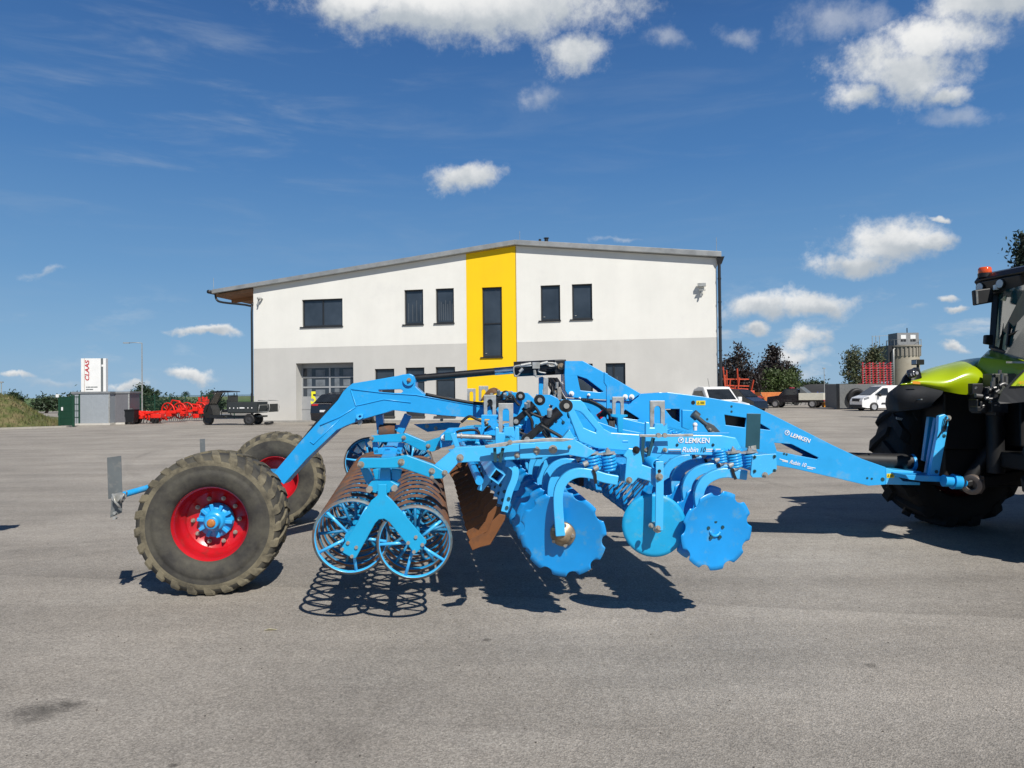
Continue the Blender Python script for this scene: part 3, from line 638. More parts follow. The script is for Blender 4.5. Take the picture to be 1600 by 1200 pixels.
# rear row (arm on the camera side)
RY = mp(880, 833, -2.86)
def rear_unit():
    v = -2.98
    b = MB(); path = smooth_path([mp(x, y, v) for x, y in ((966, 751), (945, 747), (925, 741), (905, 739), (888, 745), (877, 758), (872.5, 775), (873, 800), (876, 838))], 6)
    b.strip(path, .068, NV*.055); o = b.build('disc_arm', sheen_blue, cult, .006)
    b = MB(); disc_mesh(b, RY, V((.25, .95, .16)), UP, .318, -.28, 10,   .14, .12); fix(solid(b.build('notched_disc', discblue, o), .006))
    b = MB(); axn = V((.25, .95, .16)).normalized()
    b.lathe([(0, -.1), (.03, -.1), (.035, -.075), (.06, -.07), (.063, -.035), (.09, -.03), (.094, -.012), (.0, -.012)], RY, axn, 28); b.build('bearing_hub', bronze, o)
    for k in range(5):
        an = k*1.257; q = RY+axn.cross(UP).normalized()*.075*math.cos(an)+UP*.075*math.sin(an)-axn*.03; b = MB(); b.cyl(q, q-axn*.025, .013, n=6); b.build('bolt', boltm, o)
    spring_pack(941, 737, -2.85, o, 28)
    for x, y in ((914, 726), (930, 733)):
        b = MB(); p = mp(x, y, v); b.cyl(p-NU*.01, p+NU*.022+UP*.015, .019, n=12); b.build('clamp_nut', steel, o)
    b = MB(); b.strip([mp(927, 734, v-.012), mp(930, 742, v-.012), mp(931, 756, v-.012)], .02, NV*.01); b.build('u_bolt', black, o)
    return o
ru = rear_unit()
FY = mp(1117, 828, -2.93)
def front_unit():
    v = -2.88
    b = MB(); path = smooth_path([mp(x, y, v) for x, y in ((1168, 743), (1152, 741), (1138, 739), (1122, 741), (1106, 749), (1096, 762), (1093, 780), (1100, 810), (1112, 828))], 6)
    b.strip(path, .07, NV*.055); o = b.build('disc_arm', sheen_blue, cult, .006)
    axn = V((-.3, .93, .12)).normalized()
    b = MB(); disc_mesh(b, FY, axn, UP, .290, -.3, 9, .15, .3); fix(solid(b.build('notched_disc', discblue, o), .006))
    for k in range(5):
        an = k*1.257+.3; q = FY+axn.cross(UP).normalized()*.062*math.cos(an)+UP*.062*math.sin(an); b = MB(); b.cyl(q+axn*.01, q-axn*.012, .014, n=6); b.build('bolt', dteal, o)
    b = MB(); sdx = axn.cross(UP).normalized()
    b.tube([FY+(sdx*math.cos(t)+UP*math.sin(t))*.042-axn*.004 for t in [math.pi+.1+i*.3 for i in range(10)]], .011, 6); b.build('hub_weld', blue, o)
    spring_pack(1162, 731, -2.85, o, 24)
    for x, y in ((1141, 728), (1148, 733)):
        b = MB(); p = mp(x, y, v); b.cyl(p-NU*.01, p+NU*.022+UP*.015, .019, n=12); b.build('clamp_nut', steel, o)
    b = MB(); b.strip([mp(1144, 732, v-.012), mp(1147, 742, v-.012), mp(1150, 749, v-.012)], .02, NV*.01); b.build('u_bolt', black, o)
    return o
fu = front_unit()
for k in range(1, 11):
    dup(ru, row(DROOP)*.25*k, cult); dup(fu, row(DROOP)*.25*k, cult)
for k in range(12, 22):
    dup(ru, row(DROOP)*.25*11+row(-DROOP)*.25*(k-11), cult); dup(fu, row(DROOP)*.25*11+row(-DROOP)*.25*(k-11), cult)
b = MB()
for p in (mp(982, 738, -2.86), mp(1192, 724, -2.86)):
    b.bar(p, p+row(DROOP)*2.7, .13, .13); b.bar(p+row(DROOP)*2.7, p+row(DROOP)*2.7+row(-DROOP)*2.6, .13, .13)
b.build('disc_gang_tube', blue, cult, .01)
ep = plate('gang_end_plate', [(1176, 712), (1196, 710), (1213, 709), (1214, 733), (1208, 738), (1195, 746), (1176, 746), (1173, 742)], -3.0, .02, sheen_blue)
for x, y, r in ((1179, 714, .012), (1179, 736, .012), (1210, 713, .012), (1210, 735, .012)): bolt(x, y, -3.0, r, ep, dteal, .008)
bolt(1195, 742, -3.0, .022, ep)
rp = plate('gang_end_plate', [(982, 700), (1000, 702), (1003, 716), (1004, 726), (1025, 733), (1025, 757), (1023, 762), (1015, 752), (997, 747), (989, 756), (980, 757), (976, 752), (979, 716), (974, 712)], -3.0, .02, sheen_blue)
bolt(983, 750, -3.0, .024, rp); bolt(994, 703, -3.0, .028, rp, black)
# edge disc on its stalk
ec = at(1022, 821, 5.2)
b = MB(); b.strip([mp(1031, 721, -3.06), mp(1031, 760, -3.06), mp(1030, 829, -3.06)], .055, NV*.014); es = b.build('edge_disc_stalk', sheen_blue, cult, .003)
for x, y, r in ((1030, 745, .028), (1028, 825, .02), (1017, 821, .018)): bolt(x, y, -3.06, r, es)
bolt(1030, 736, -3.055, .014, es, black, .012)
b = MB(); disc_mesh(b, ec, V((.06, 1, .03)), UP, .228, .1, 1, 0); fix(solid(b.build('edge_disc', teal, es), .006))
b = MB(); b.cyl(ec-V((0, .13, 0)), ec, .03, n=14); b.build('edge_hub', boltm, es)
b = MB(); q = mp(1022, 724, -2.9); b.lathe([(.028, -.1), (.042, -.1), (.042, .6), (.028, .6)], q, NV, 24, True, True); b.build('pivot_tube', blue, cult)
# fine tines between the rows
b = MB()
for k in range(18):
    p = mp(1016, 748, -2.85)+row(DROOP)*.11*k; q = mp(981, 789, -2.85)+row(DROOP)*.11*k; b.cyl(p, q, .0055, n=6)
    p = p+row(DROOP)*.05; q = mp(985, 780, -2.85)+row(DROOP)*(.11*k+.05); b.cyl(p, q, .0045, n=6)
tn = b.build('wire_tines', steel, cult)
tn['kind'] = 'stuff'
b = MB(); p = mp(1012, 748, -2.8); b.bar(p, p+row(DROOP)*2.5, .05, .1); b.build('tine_bar', blue, cult)
b = MB(); p = mp(930, 765, -2.3); p = p+row(DROOP)*.5; b.bar(p, p+row(DROOP)*2., .04, .12); b.build('rubber_flap', blackr, cult)
# ---- slotted depth gauges with their handles
def gauge(x0, y0, x1, y1, v, br=None, m=steel):
    w = x1-x0
    o = plate('depth_gauge', [(x0, y0), (x1, y0), (x1, y1), (x1-w*.28, y1), (x1-w*.28, y0+w*.55), (x1-w*.36, y0+w*.4), (x0+w*.5, y0+w*.36), (x0+w*.36, y0+w*.4), (x0+w*.28, y0+w*.55), (x0+w*.28, y1), (x0, y1)], v, .03, m, bevel=.003)
    return o
gauge(779, 630, 802, 676, -2.6); gauge(756, 617, 775, 650, -1.9); gauge(730, 607, 743, 627, -.7); gauge(748, 603, 763, 627, -.3)
gauge(957, 620, 975, 648, -1.6); gauge(1016, 626, 1039, 668, -2.45)
g1 = plate('gauge_bracket', [(774, 667), (779, 668), (780, 676), (787, 676), (787, 667), (803, 667), (804, 675), (805, 667), (811, 667), (812, 697), (798, 697), (796, 681), (790, 681), (787, 697), (774, 698)], -2.68, .05, sheen_blue)
g2 = plate('gauge_bracket', [(1009, 659), (1015, 660), (1016, 668), (1022, 668), (1023, 662), (1036, 662), (1037, 667), (1043, 661), (1044, 708), (1008, 708)], -2.68, .05, sheen_blue)
for x, y in ((1012, 702), (1039, 703), (1009, 704)): bolt(x, y, -2.7, .018, g2)
b = MB()
for (x0, y0, x1, y1, v) in ((1005, 682, 1003, 722, -2.75), (1021, 684, 1011, 718, -2.75), (773, 700, 774, 722, -2.95), (786, 700, 781, 722, -2.95)): b.bar(mp(x0, y0, v), mp(x1, y1, v), .022, .03, NV)
b.build_each('gauge_link', dteal, cult)
plate('gauge_bracket', [(752, 648), (778, 648), (778, 651), (776, 653), (776, 668), (773, 668), (772, 655), (757, 655), (756, 682), (752, 682)], -2.0, .06, blue)
plate('gauge_bracket', [(955, 647), (981, 648), (981, 651), (974, 653), (973, 676), (966, 676), (965, 653), (955, 651)], -1.65, .06, teal)
for pts, v in (([(757, 696), (800, 689), (862, 684), (900, 686), (880, 690), (842, 690), (800, 693), (792, 697), (759, 700)], -3.0), ([(999, 679), (1030, 679), (1083, 678), (1084, 682), (1030, 683), (1000, 683)], -2.75)):
    plate('gauge_handle', pts, v, .02, steel, bevel=.003)
b = MB()
for (x, y, v) in ((797, 691, -3.03), (1038, 680, -2.78), (1028, 680, -2.78)): p = mp(x, y, v); b.cyl(p, p-NV*.03, .018, n=10)
b.build('gauge_pin', boltm, cult)
b = MB(); b.bar(mp(766, 655, -2.1), mp(776, 668, -2.1), .06, .06); b.build('gauge_arm', blue, cult)
# turnbuckle in front of the drawbar, white cap, board on the front right
b = MB(); b.cyl(mp(1087, 650, -1.0), mp(1104, 664, -1.0), .022, n=12); b.strip([mp(1104, 663, -1.0), mp(1112, 670, -1.0), mp(1128, 681, -1.0)], [.05, .085, .03], NV*.04); b.cyl(mp(1083, 646, -1.0), mp(1090, 652, -1.0), .045, n=14); b.build('turnbuckle', mat('dark_zinc', (.1, .11, .11), .45, metal=.5), cult, .004)
for x, y in ((1109, 671), (1114, 676)): bolt(x, y, -1.0, .016, cult, boltm, .02)
b = MB(); p = mp(1086, 664, -2.2); b.ball(p, .021, 14); b.cyl(p, p-UP*.045, .016, n=14); b.build('reflector_cap', white, cult)
plate('marker_board', [(1167, 646), (1189, 646.5), (1187, 702), (1165, 701)], -2.3, .008, dteal, bevel=.002)
b = MB(); b.bar(mp(1177, 698, -2.28), mp(1180, 730, -2.5), .04, .04); b.build('board_post', steel, cult)
plate('pin_plate', [(1066, 640), (1083, 641), (1083, 668), (1076, 672), (1066, 668)], -.6, .05, blue)
# ================================================================== the green tractor at the right
trac = thing('tractor', (5.4, 7.7, 0), 'lime green tractor with black cab roof and amber beacon in front of the cultivator drawbar', 'tractor')
lime = mat('lime_paint', (.36, .47, .004), .33, var=.04, scale=1.5, coat=.5)
tblk = mat('matt_black_plastic', (.007, .0075, .009), .5, var=.2, scale=6)
ttyre = mat('shaded_black_tyre', (.011, .0105, .010), .75, var=.3, scale=8, bump=.15, bsc=30)  # rubber made extra dark, shade on the tractor wheels put into the colour
HD = V((-.985, -.17, 0)); SD = V((.17, -.985, 0))     # heading and the side facing the camera
def ta(px, py, Y): return at(px, py, Y*1.08)
def loft(b, secs, closed=False, cap=True, smooth=True):
    m = len(secs[0]); vs = [p for s_ in secs for p in s_]
    fs = [(i*m+k, i*m+(k+1) % m, (i+1)*m+(k+1) % m, (i+1)*m+k) for i in range(len(secs)-1) for k in range(m if closed else m-1)]
    if cap: fs += [tuple(range(m-1, -1, -1)), tuple(range((len(secs)-1)*m, len(secs)*m))]
    b.add(vs, fs, smooth)
# hood: sections traced at the near edge, the crease, the shoulder and the crown, mirrored to the far side
def hsec(bot, cr, sh, top, k=0):
    B, Cc, S, Tp = ta(*bot, 7.22), ta(*cr, 7.12), ta(*sh, 7.34), ta(*top, 7.75)
    mid = Tp
    SH = V((-.52, -.854, 0))
    def mir(p): return V((mid.x, mid.y, p.z))-SH*max(.08, (p-mid).dot(SH))*1.1
    return [B, Cc, S, Tp, mir(S), mir(Cc), mir(B)]
secs = [hsec((1405, 604), (1406, 601), (1410, 597), (1418, 592)), hsec((1424, 603), (1424, 597), (1430, 586), (1440, 576)), hsec((1444, 605), (1446, 596), (1455, 578), (1464, 569)),
        hsec((1474, 611), (1475, 604), (1481, 575), (1487, 562)), hsec((1494, 615), (1498, 587), (1503, 568), (1508, 557)), hsec((1514, 618), (1520, 576), (1522, 570), (1526, 553)), hsec((1535, 612), (1537, 592), (1539, 575), (1543, 548))]
b = MB(); loft(b, secs); hood = b.build('hood', lime, trac)
ca_ = hood.data.attributes.new('crease_edge', 'FLOAT', 'EDGE'); ns_ = len(secs)
for e_ in hood.data.edges:
    i_, j_ = e_.vertices
    if i_ < 7*ns_ and j_ < 7*ns_:
        row_ = i_ % 7 == j_ % 7 and i_ % 7 in (0, 6); end_ = i_//7 == j_//7 and i_//7 in (0, ns_-1)
        if row_: ca_.data[e_.index].value = 1.0
        elif end_: ca_.data[e_.index].value = .7
sd_ = hood.modifiers.new('sub', 'SUBSURF'); sd_.levels = 2; sd_.render_levels = 2
b = MB()
s2 = [[ta(x, y, 7.35) for x, y in ((1522, 592), (1524, 573), (1532, 558))]+[ta(1544, 546, 7.85), ta(1548, 545, 8.3)], [ta(x, y, 7.0) for x, y in ((1600, 600), (1602, 580), (1604, 566))]+[ta(1610, 552, 7.6), ta(1610, 556, 8.3)], [ta(x, y, 6.8) for x, y in ((1660, 610), (1662, 590), (1664, 570))]+[ta(1670, 556, 7.5), ta(1670, 556, 8.4)]]
loft(b, s2); b.build('rear_hood', lime, trac, .02)
b = MB(); b.bar(ta(1572, 566, 7.0), ta(1650, 567, 6.8), .04, .02); b.build('trim_strip', steel, trac)
# nose: black cowl around and under the lamp
b = MB()
loft(b, [[ta(1387, 614, 7.6), ta(1384, 622, 7.6), ta(1383, 632, 7.6), ta(1386, 642, 7.6), ta(1392, 645, 8.2), ta(1390, 615, 8.2)],
         [ta(1404, 601, 7.2), ta(1402, 612, 7.12), ta(1402, 628, 7.12), ta(1405, 641, 7.15), ta(1412, 643, 8.3), ta(1412, 598, 8.3)],
         [ta(1440, 603, 7.15), ta(1440, 612, 7.08), ta(1438, 624, 7.1), ta(1438, 638, 7.2), ta(1440, 640, 8.3), ta(1440, 600, 8.3)],
         [ta(1474, 611, 7.2), ta(1472, 616, 7.15), ta(1462, 624, 7.15), ta(1455, 632, 7.2), ta(1460, 636, 8.3), ta(1474, 608, 8.3)]], True)
b.build('front_cowl', mat('cowl_grey', (.022, .024, .028), .72, var=.3, scale=5, bump=.1, spec=.25), trac)
b = MB(); b.bar(ta(1386, 625, 7.55), ta(1440, 624, 7.05), .02, .012); b.build('cowl_trim', grayp, trac)
b = MB()
loft(b, [[ta(1403, 604, 7.6), ta(1410, 590, 7.6), ta(1418, 580, 7.6), ta(1428, 574, 7.8), ta(1428, 600, 7.9)], [ta(1410, 602, 7.2), ta(1413, 590, 7.17), ta(1421, 579, 7.17), ta(1431, 574, 7.3), ta(1437, 600, 7.25)], [ta(1440, 590, 7.2), ta(1437, 580, 7.2), ta(1434, 575, 7.25), ta(1436, 574, 7.35), ta(1442, 592, 7.3)]])
lh = b.build('headlight_housing', tblk, trac)
b = MB(); q0, q1 = ta(1417, 586, 7.16), ta(1431, 582, 7.13)
b.tube([q0, q0+(q1-q0)*.2, q0+(q1-q0)*.8, q1], [.028, .05, .05, .03], 14); b.build('headlight', mat('lamp_lens', (.03, .03, .035), .12, var=.1, coat=.6), lh)
b = MB()
for k in range(3): b.cyl(q0+(q1-q0)*(.2+.28*k)+SD*.045, q0+(q1-q0)*(.2+.28*k)+SD*.052, .018, n=12)
b.build('bulb', mat('lamp_glass', (.3, .3, .32), .2), lh)
b = MB(); c = ta(1434, 566, 7.6); b.obox(c, HD*.045, SD*.05, UP*.03); b.cyl(c-UP*.09, c, .015, n=8); wl = b.build('hood_lamp', tblk, trac, .006)
b = MB(); b.obox(c+HD*.046+V((0, 0, 0)), HD*.004, SD*.04, UP*.022); b.build('lens', mat('lamp_glass', (.3, .3, .32), .2), wl)
b = MB(); p, q = ta(1426, 599.5, 7.06), ta(1438, 600.5, 7.06); b.prism([p, q, q+UP*.028, p+UP*.028], -SD*.002); sg = b.build('warning_sticker', mat('orange_sticker', (.7, .28, .02), .5), trac)
# cab
roofm = mat('roof_black', (.010, .010, .011), .4, var=.1, coat=.2)
rf0 = ta(1524, 436, 8.0); rdir = V((.19, -.98, 0)); rl = 1.6
def cabp(s_, f, z): return rf0+rdir*s_-HD*f+UP*(z-rf0.z)
Z0, Z1 = rf0.z-.07, rf0.z+.07
b = MB()
prof = [(0, Z0+.02), (-.03, Z0+.05), (.02, Z1-.03), (.12, Z1), (1.6, Z1+.04), (1.75, Z1-.02), (1.75, Z0), (.18, Z0)]
loft(b, [[cabp(s_, f, z+dz) for f, z in prof] for s_, dz in ((0, -.02), (.12, 0), (rl-.1, .0), (rl, -.02))], True, True, False); cr_ = b.build('cab_roof', roofm, trac, .015)
tx_ = text('CLAAS', cabp(.72, -.034, Z0+.055), rdir, UP, (.42, .065), mat('pale_lettering', (.42, .42, .28), .5), cr_, .15, 'lettering', .012, .02)
b = MB()
loft(b, [[cabp(s_, f, z) for f, z in ((-.02, Z0+.02), (.1, Z0+.02), (.14, Z0-.14), (.02, Z0-.13))] for s_ in (.02, .62)], True, True, False); b.build('visor', roofm, trac, .006)
for s_ in (.08, .36):
    b = MB(); c = cabp(s_, -.0, Z0-.04); b.cyl(c-HD*.06, c+HD*.02, .058, n=20); wl = b.build('work_light', tblk, trac)
    b = MB(); b.cyl(c+HD*.02, c+HD*.026, .048, n=20); b.build('lens', mat('work_lamp_glass', (.62, .62, .62), .2, var=.1, scale=40), wl)
b = MB(); c = ta(1539, 431, 7.9); b.cyl(c-UP*.02, c+UP*.03, .075, n=20); bc = b.build('beacon', tblk, trac)
b = MB(); b.lathe([(.068, .03), (.072, .05), (.07, .085), (.06, .10), (0, .102)], c, UP, 24); b.build('beacon_lens', mat('amber_lens', (.75, .09, .01), .15, coat=.6), bc)
# cab pillars and glass
glass = mat('cab_glass', (.01, .055, .06), .04, var=.3, scale=1.2, coat=.0, spec=.8)
b = MB(); b.bar(ta(1557, 452, 7.9), ta(1551, 545, 7.85), .07, .05); b.build('pillar', tblk, trac, .008)
b = MB(); b.prism([ta(1553, 545, 7.84), ta(1560, 456, 7.88), ta(1604, 444, 7.0), ta(1650, 436, 6.6), ta(1650, 566, 6.6), ta(1602, 563, 7.0), ta(1570, 556, 7.5)], -HD*.03); b.build('windscreen', glass, trac)
b = MB(); b.prism([ta(1556, 540, 7.78), ta(1563, 470, 7.82), ta(1572, 462, 7.6), ta(1577, 500, 7.55), ta(1573, 548, 7.5)], HD*.012); b.build('sun_blind', mat('pale_blind', (.42, .42, .26), .7, var=.25, scale=14), trac)
for pts in ([(1563, 545), (1570, 505), (1573, 505), (1568, 547)], [(1569, 540), (1575, 500), (1577, 500), (1573, 544)]):
    b = MB(); b.prism([ta(x, y, 7.6) for x, y in pts], HD*.02); b.build('blind_rail', tblk, trac)
b = MB(); b.bar(ta(1553, 546, 7.8), ta(1650, 572, 6.7), .08, .06); b.bar(ta(1574, 540, 7.45), ta(1584, 450, 7.45), .03, .03); b.build('screen_frame', tblk, trac, .006)
b = MB(); b.tube([ta(1576, 524, 7.45), ta(1590, 518, 7.3), ta(1606, 512, 7.1)], .014, 6); b.build('wiper', tblk, trac)
b = MB(); b.prism([ta(x, y, 7.75) for x, y in ((1523, 453), (1553, 449), (1553, 472), (1525, 477))], (0, .07, 0)); mr_ = b.build('mirror', tblk, trac, .015)
b = MB(); b.prism([ta(x, y, 7.74) for x, y in ((1525, 455), (1528, 455), (1529, 474), (1526, 475))], (0, .01, 0)); b.build('mirror_rim', grayp, mr_)
b = MB(); p = ta(1556, 449, 7.72); b.obox(p, V((.02, 0, 0)), V((0, .02, 0)), UP*.028); b.build('side_lamp', white, trac)
b = MB(); b.prism([ta(x, y, 7.75) for x, y in ((1541, 523), (1553, 523), (1552, 539), (1540, 537))], (0, .06, 0)); b.build('lower_mirror', tblk, trac, .012)
# cab body behind the screen (dark interior, door, back)
b = MB()
for s_ in (.1, rl-.1): b.bar(cabp(s_, 1.6, Z0), cabp(s_, 1.65, 1.2), .08, .08)
b.bar(cabp(rl-.1, .15, Z0), cabp(rl-.1, .2, 1.2), .08, .08); b.prism([cabp(.2, .3, 1.35), cabp(rl-.2, .3, 1.35), cabp(rl-.2, 1.6, 1.35), cabp(.2, 1.6, 1.35)], UP*-.25)
b.prism([cabp(.2, 1.55, 1.35), cabp(rl-.2, 1.55, 1.35), cabp(rl-.2, 1.55, 2.0), cabp(.2, 1.55, 2.0)], HD*.05); b.build('cab_frame', tblk, trac, .01)
b = MB(); b.obox(cabp(1.1, .9, 1.6), HD*.22, SD*.24, UP*.08); b.obox(cabp(1.1, 1.15, 1.95), HD*.06, SD*.24, UP*.35); b.build('seat', tblk, trac, .04)
# chassis, axle, wheels
def twheel(c, out, r, hw, name='front_wheel', nl=15):
    b = MB(); ri = r*.56; k = r/.83
    b.lathe([(ri, hw*.8), (ri*1.08, hw*.95), (r*.72, hw*1.04), (r*.86, hw), (r*.93, hw*.9), (r*.945, 0), (r*.93, -hw*.9), (r*.86, -hw), (r*.72, -hw*1.04), (ri*1.08, -hw*.95), (ri, -hw*.8)], c, out, 64)
    lugs(b, c, out, nl, r*.84, r, hw, .095, .26, .055*k); w = b.build(name, ttyre, trac)
    h = MB(); h.lathe([(ri, hw*.85), (ri*.96, hw*.7), (ri*.9, hw*.2), (ri*.5, hw*.1), (ri*.45, hw*.5), (.0, hw*.5)], c, out, 48); h.lathe([(ri, -hw*.85), (ri*.9, -hw*.2), (.0, -hw*.1)], c, out, 48); h.build('rim', mat('dark_red_rim', (.12, .01, .012), .5), w)
    return w
AX = V((5.47, 9.15, .87)); twheel(AX, -SD, .9, .27)
AX2 = AX+SD*2.25; twheel(AX2, SD, .9, .27)
RX = AX-HD*2.75+UP*.1; twheel(RX+SD*.05, -SD, 1.0, .32, 'rear_wheel', 18); twheel(RX+SD*2.2, SD, 1.0, .32, 'rear_wheel', 18)
b = MB(); m0 = AX+SD*1.125
b.box((5.0, 8.4, .55), (8.5, 8.85, 1.0)); b.box((4.95, 8.3, 1.0), (8.5, 8.8, 1.66)); b.box((5.4, 7.0, .82), (5.7, 8.9, 1.0)); b.box((5.95, 7.4, .7), (8.6, 8.6, 1.66)); b.box((5.55, 7.9, 1.05), (6.3, 8.4, 1.66))
b.cyl((5.4, 8.1, .75), (5.4, 8.1, 1.6), .09, n=12); b.cyl((5.15, 8.25, .6), (5.7, 8.2, 1.4), .07, n=12); b.box((6.2, 6.5, .45), (7.4, 7.2, 1.1)); b.build('chassis', mat('shaded_chassis_black', (.008, .008, .009), .55, var=.2), trac, .02)  # black deepened so the colour carries the shade under the tractor
# near fender
b = MB()
loft(b, [[ta(x, y, Y) for x, y in ((1560, 628), (1566, 612), (1577, 602), (1588, 590), (1600, 579), (1625, 568), (1660, 566))] for Y in (6.75, 6.35)]+[[ta(x, y+2, 6.34) for x, y in ((1562, 629), (1580, 628), (1590, 627), (1600, 626), (1612, 625), (1630, 624), (1660, 622))]], False, False, False)
fd = b.build('fender', tblk, trac); solid(fd, .02)
b = MB(); b.prism([ta(x, y, 6.33) for x, y in ((1579, 603), (1590, 591), (1601, 580), (1640, 569), (1640, 602), (1590, 603))], SD*.012); fl = b.build('fender_panel', lime, trac)
tf = text('40', ta(1591, 600.5, 6.30), V((1, .17, 0)), UP, (.06, .03), mat('orange_sticker', (.7, .28, .02), .5), fl)
tf.name = 'speed_sticker'
# engine side clutter
b = MB(); rr_ = random.Random(5)
for k in range(26):
    c = ta(rr_.uniform(1524, 1562), rr_.uniform(606, 642), 7.0+rr_.uniform(-.05, .3)); b.obox(c, V((rr_.uniform(.02, .06), 0, 0)), V((0, rr_.uniform(.03, .08), 0)), UP*rr_.uniform(.02, .07))
b.obox(ta(1540, 618, 7.1), V((.07, 0, 0)), V((0, .1, 0)), UP*.09); b.build('engine_block', tblk, trac, .008)
b = MB()
for k in range(12):
    c = ta(rr_.uniform(1524, 1562), rr_.uniform(600, 636), 6.88); b.cyl(c, c+V((rr_.uniform(-.05, .05), 0, rr_.uniform(-.03, .03))), rr_.uniform(.008, .018), n=8)
b.cyl(ta(1524, 618, 6.85), ta(1534, 619, 6.85), .022, n=10); b.tube(smooth_path([ta(x, y, 6.86) for x, y in ((1561, 603), (1566, 600), (1571, 600), (1574, 603))]), .02, 6)
for x0, y0, x1, y1 in ((1552, 590, 1552, 602), (1562, 578, 1562, 584), (1572, 588, 1572, 598), (1566, 583, 1566, 600), (1550, 596, 1550, 606)): b.cyl(ta(x0, y0, 6.95), ta(x1, y1, 6.95), .018, n=8)
b.build('pipe_fitting', mat('dull_fitting', (.16, .16, .16), .4, metal=.6), trac)
b = MB(); b.box(ta(1551, 616, 7.0), ta(1572, 584, 7.15)); b.build('bracket_box', mat('olive_bracket', (.06, .065, .055), .5), trac, .01)
# front linkage hoses, step plate
b = MB()
for k in range(4): b.tube(smooth_path([ta(1425+3*k, 655, 8.3), ta(1426+2*k, 640, 8.3), ta(1436+k*2, 629+k, 8.25), ta(1450, 628+k*2, 8.2), ta(1459-k, 645, 8.2), ta(1460, 670, 8.2)]), .018, 7)
for pth in ([(1455, 632), (1470, 640), (1482, 652), (1490, 668)], [(1500, 658), (1499, 645), (1505, 637), (1510, 640)], [(1484, 664), (1492, 678), (1494, 684)], [(1577, 650), (1577, 642), (1582, 640), (1585, 644)]): b.tube(smooth_path([ta(x, y, 8.0) for x, y in pth]), .018, 7)
b.build_each('hydraulic_hose', mat('grey_hose', (.045, .045, .046), .5), trac)
sp = MB(); sp.prism([ta(x, y, Y) for x, y, Y in ((1390, 641, 8.7), (1420, 640, 8.7), (1432, 655, 8.25), (1401, 652, 8.25))], -UP*.02, [[ta(x, y, Y) for x, y, Y in q] for q in [((1394+6.3*k, 642.4-.3*k, 8.63), (1396.5+6.3*k, 642.3-.3*k, 8.63), (1405.5+6.3*k, 651.8+.35*k, 8.3), (1402.5+6.3*k, 651.7+.35*k, 8.3)) for k in range(4)]]); sp.prism([ta(1401, 652, 8.25), ta(1445, 658, 8.2), ta(1446, 662, 8.2), ta(1401, 656, 8.25)], V((0, .02, 0))); sp.build('step_plate', steel, trac, .003)
b = MB(); b.bar(ta(1484, 656, 7.9), ta(1506, 664, 7.9), .03, .02); b.bar(ta(1504, 661, 7.8), ta(1528, 648, 7.8), .02, .02); b.build('linkage_rod', steel, trac)
b = MB(); b.bar(ta(1470, 700, 8.2), ta(1560, 720, 7.8), .2, .5); b.bar(ta(1500, 760, 7.6), ta(1600, 740, 7.6), .1, .12); b.build('front_linkage', mat('shaded_chassis_black', (.008, .008, .009), .55), trac, .02)  # same deepened black, undercarriage shade in the colour
b = MB(); b.bar(ta(1504, 660, 7.85), ta(1516, 655, 7.85), .05, .05); b.build('linkage_clip', redp, trac)
# ================================================================== background
# ---- hall
A_ = gp(397, 660); A_ = V((A_.x, A_.y, 0)); FD = V((27.7, -5.7, 0)).normalized(); FN = V((FD.y, -FD.x, 0))   # FN points to the camera
if FN.y > 0: FN = -FN
def fp(px, py): return hit(px, py, A_, FN)
def fs(px): return (fp(px, 600)-A_).dot(FD)
def FPt(s, z, out=0.): return A_+FD*s+FN*out+UP*z
render_w = mat('white_render', (.76, .75, .70), .9, streak=.03, var=.035, scale=.7, col2=(.70, .69, .65), mix2=.12, sc2=.35, bump=.12, bsc=14)
render_g = mat('grey_render', (.545, .535, .505), .9, streak=.035, var=.04, scale=.7, col2=(.58, .57, .54), mix2=.1, sc2=.5, bump=.12, bsc=14)
render_y = mat('yellow_render', (.90, .57, .001), .85, streak=.02, var=.03, scale=.6, bump=.12, bsc=14)
anth = mat('anthracite_frame', (.02, .022, .025), .4, var=.1)
glassb = mat('window_glass', (.034, .044, .058), .06, var=.4, scale=.6, spec=.6)
zinc = mat('roof_flashing', (.30, .31, .31), .45, metal=.3, var=.2, scale=1.5, col2=(.38, .38, .37), mix2=.3, sc2=.8)
hall = thing('workshop_hall', tuple(A_+FD*14-FN*10), 'white and grey rendered workshop hall with a yellow stripe and shallow pitched roof', 'building')
zG = fp(397, 545).z
sR = fs(1122); sY0, sY1 = fs(730), fs(808)
def ztop(s):
    s0, z0, s1, z1 = 0, fp(397, 450).z, sY1, fp(808, 384).z
    if s <= s1: return z0+(z1-z0)*(s-s0)/(s1-s0)
    z2 = fp(1121, 403).z; return z1+(z2-z1)*(s-s1)/(sR-s1)
def orect(x0, y0, x1, y1):
    p, q = fp(x0, y1), fp(x1, y0); return ((p-A_).dot(FD), p.z, (q-A_).dot(FD), q.z)
TW = .4
def wall(poly, holes, m):
    b = MB(); b.prism([FPt(s, z) for s, z in poly], -FN*TW, [[FPt(a, c), FPt(d, c), FPt(d, e), FPt(a, e)] if False else [FPt(a, c), FPt(d, c), FPt(d, e), FPt(a, e)] for a, c, d, e in holes])
    return b.build('wall', m, hall)
doorR = orect(463, 566, 552, 659.5); doorR = (doorR[0], .0, doorR[2], doorR[3])
win_u = [orect(472, 466, 535, 511), orect(632, 452, 661, 507), orect(681, 450, 709, 505)]
win_r = [orect(845, 445, 875, 501), orect(894, 443, 925, 499)]
def gw(x0, x1, y0): r = orect(x0, y0, x1, 632); return (r[0], .35, r[2], r[3])
win_g = [gw(586, 616, 576), gw(634, 663, 574), gw(681, 711, 573)]; win_gr = [gw(897, 926, 568), gw(947, 977, 567)]
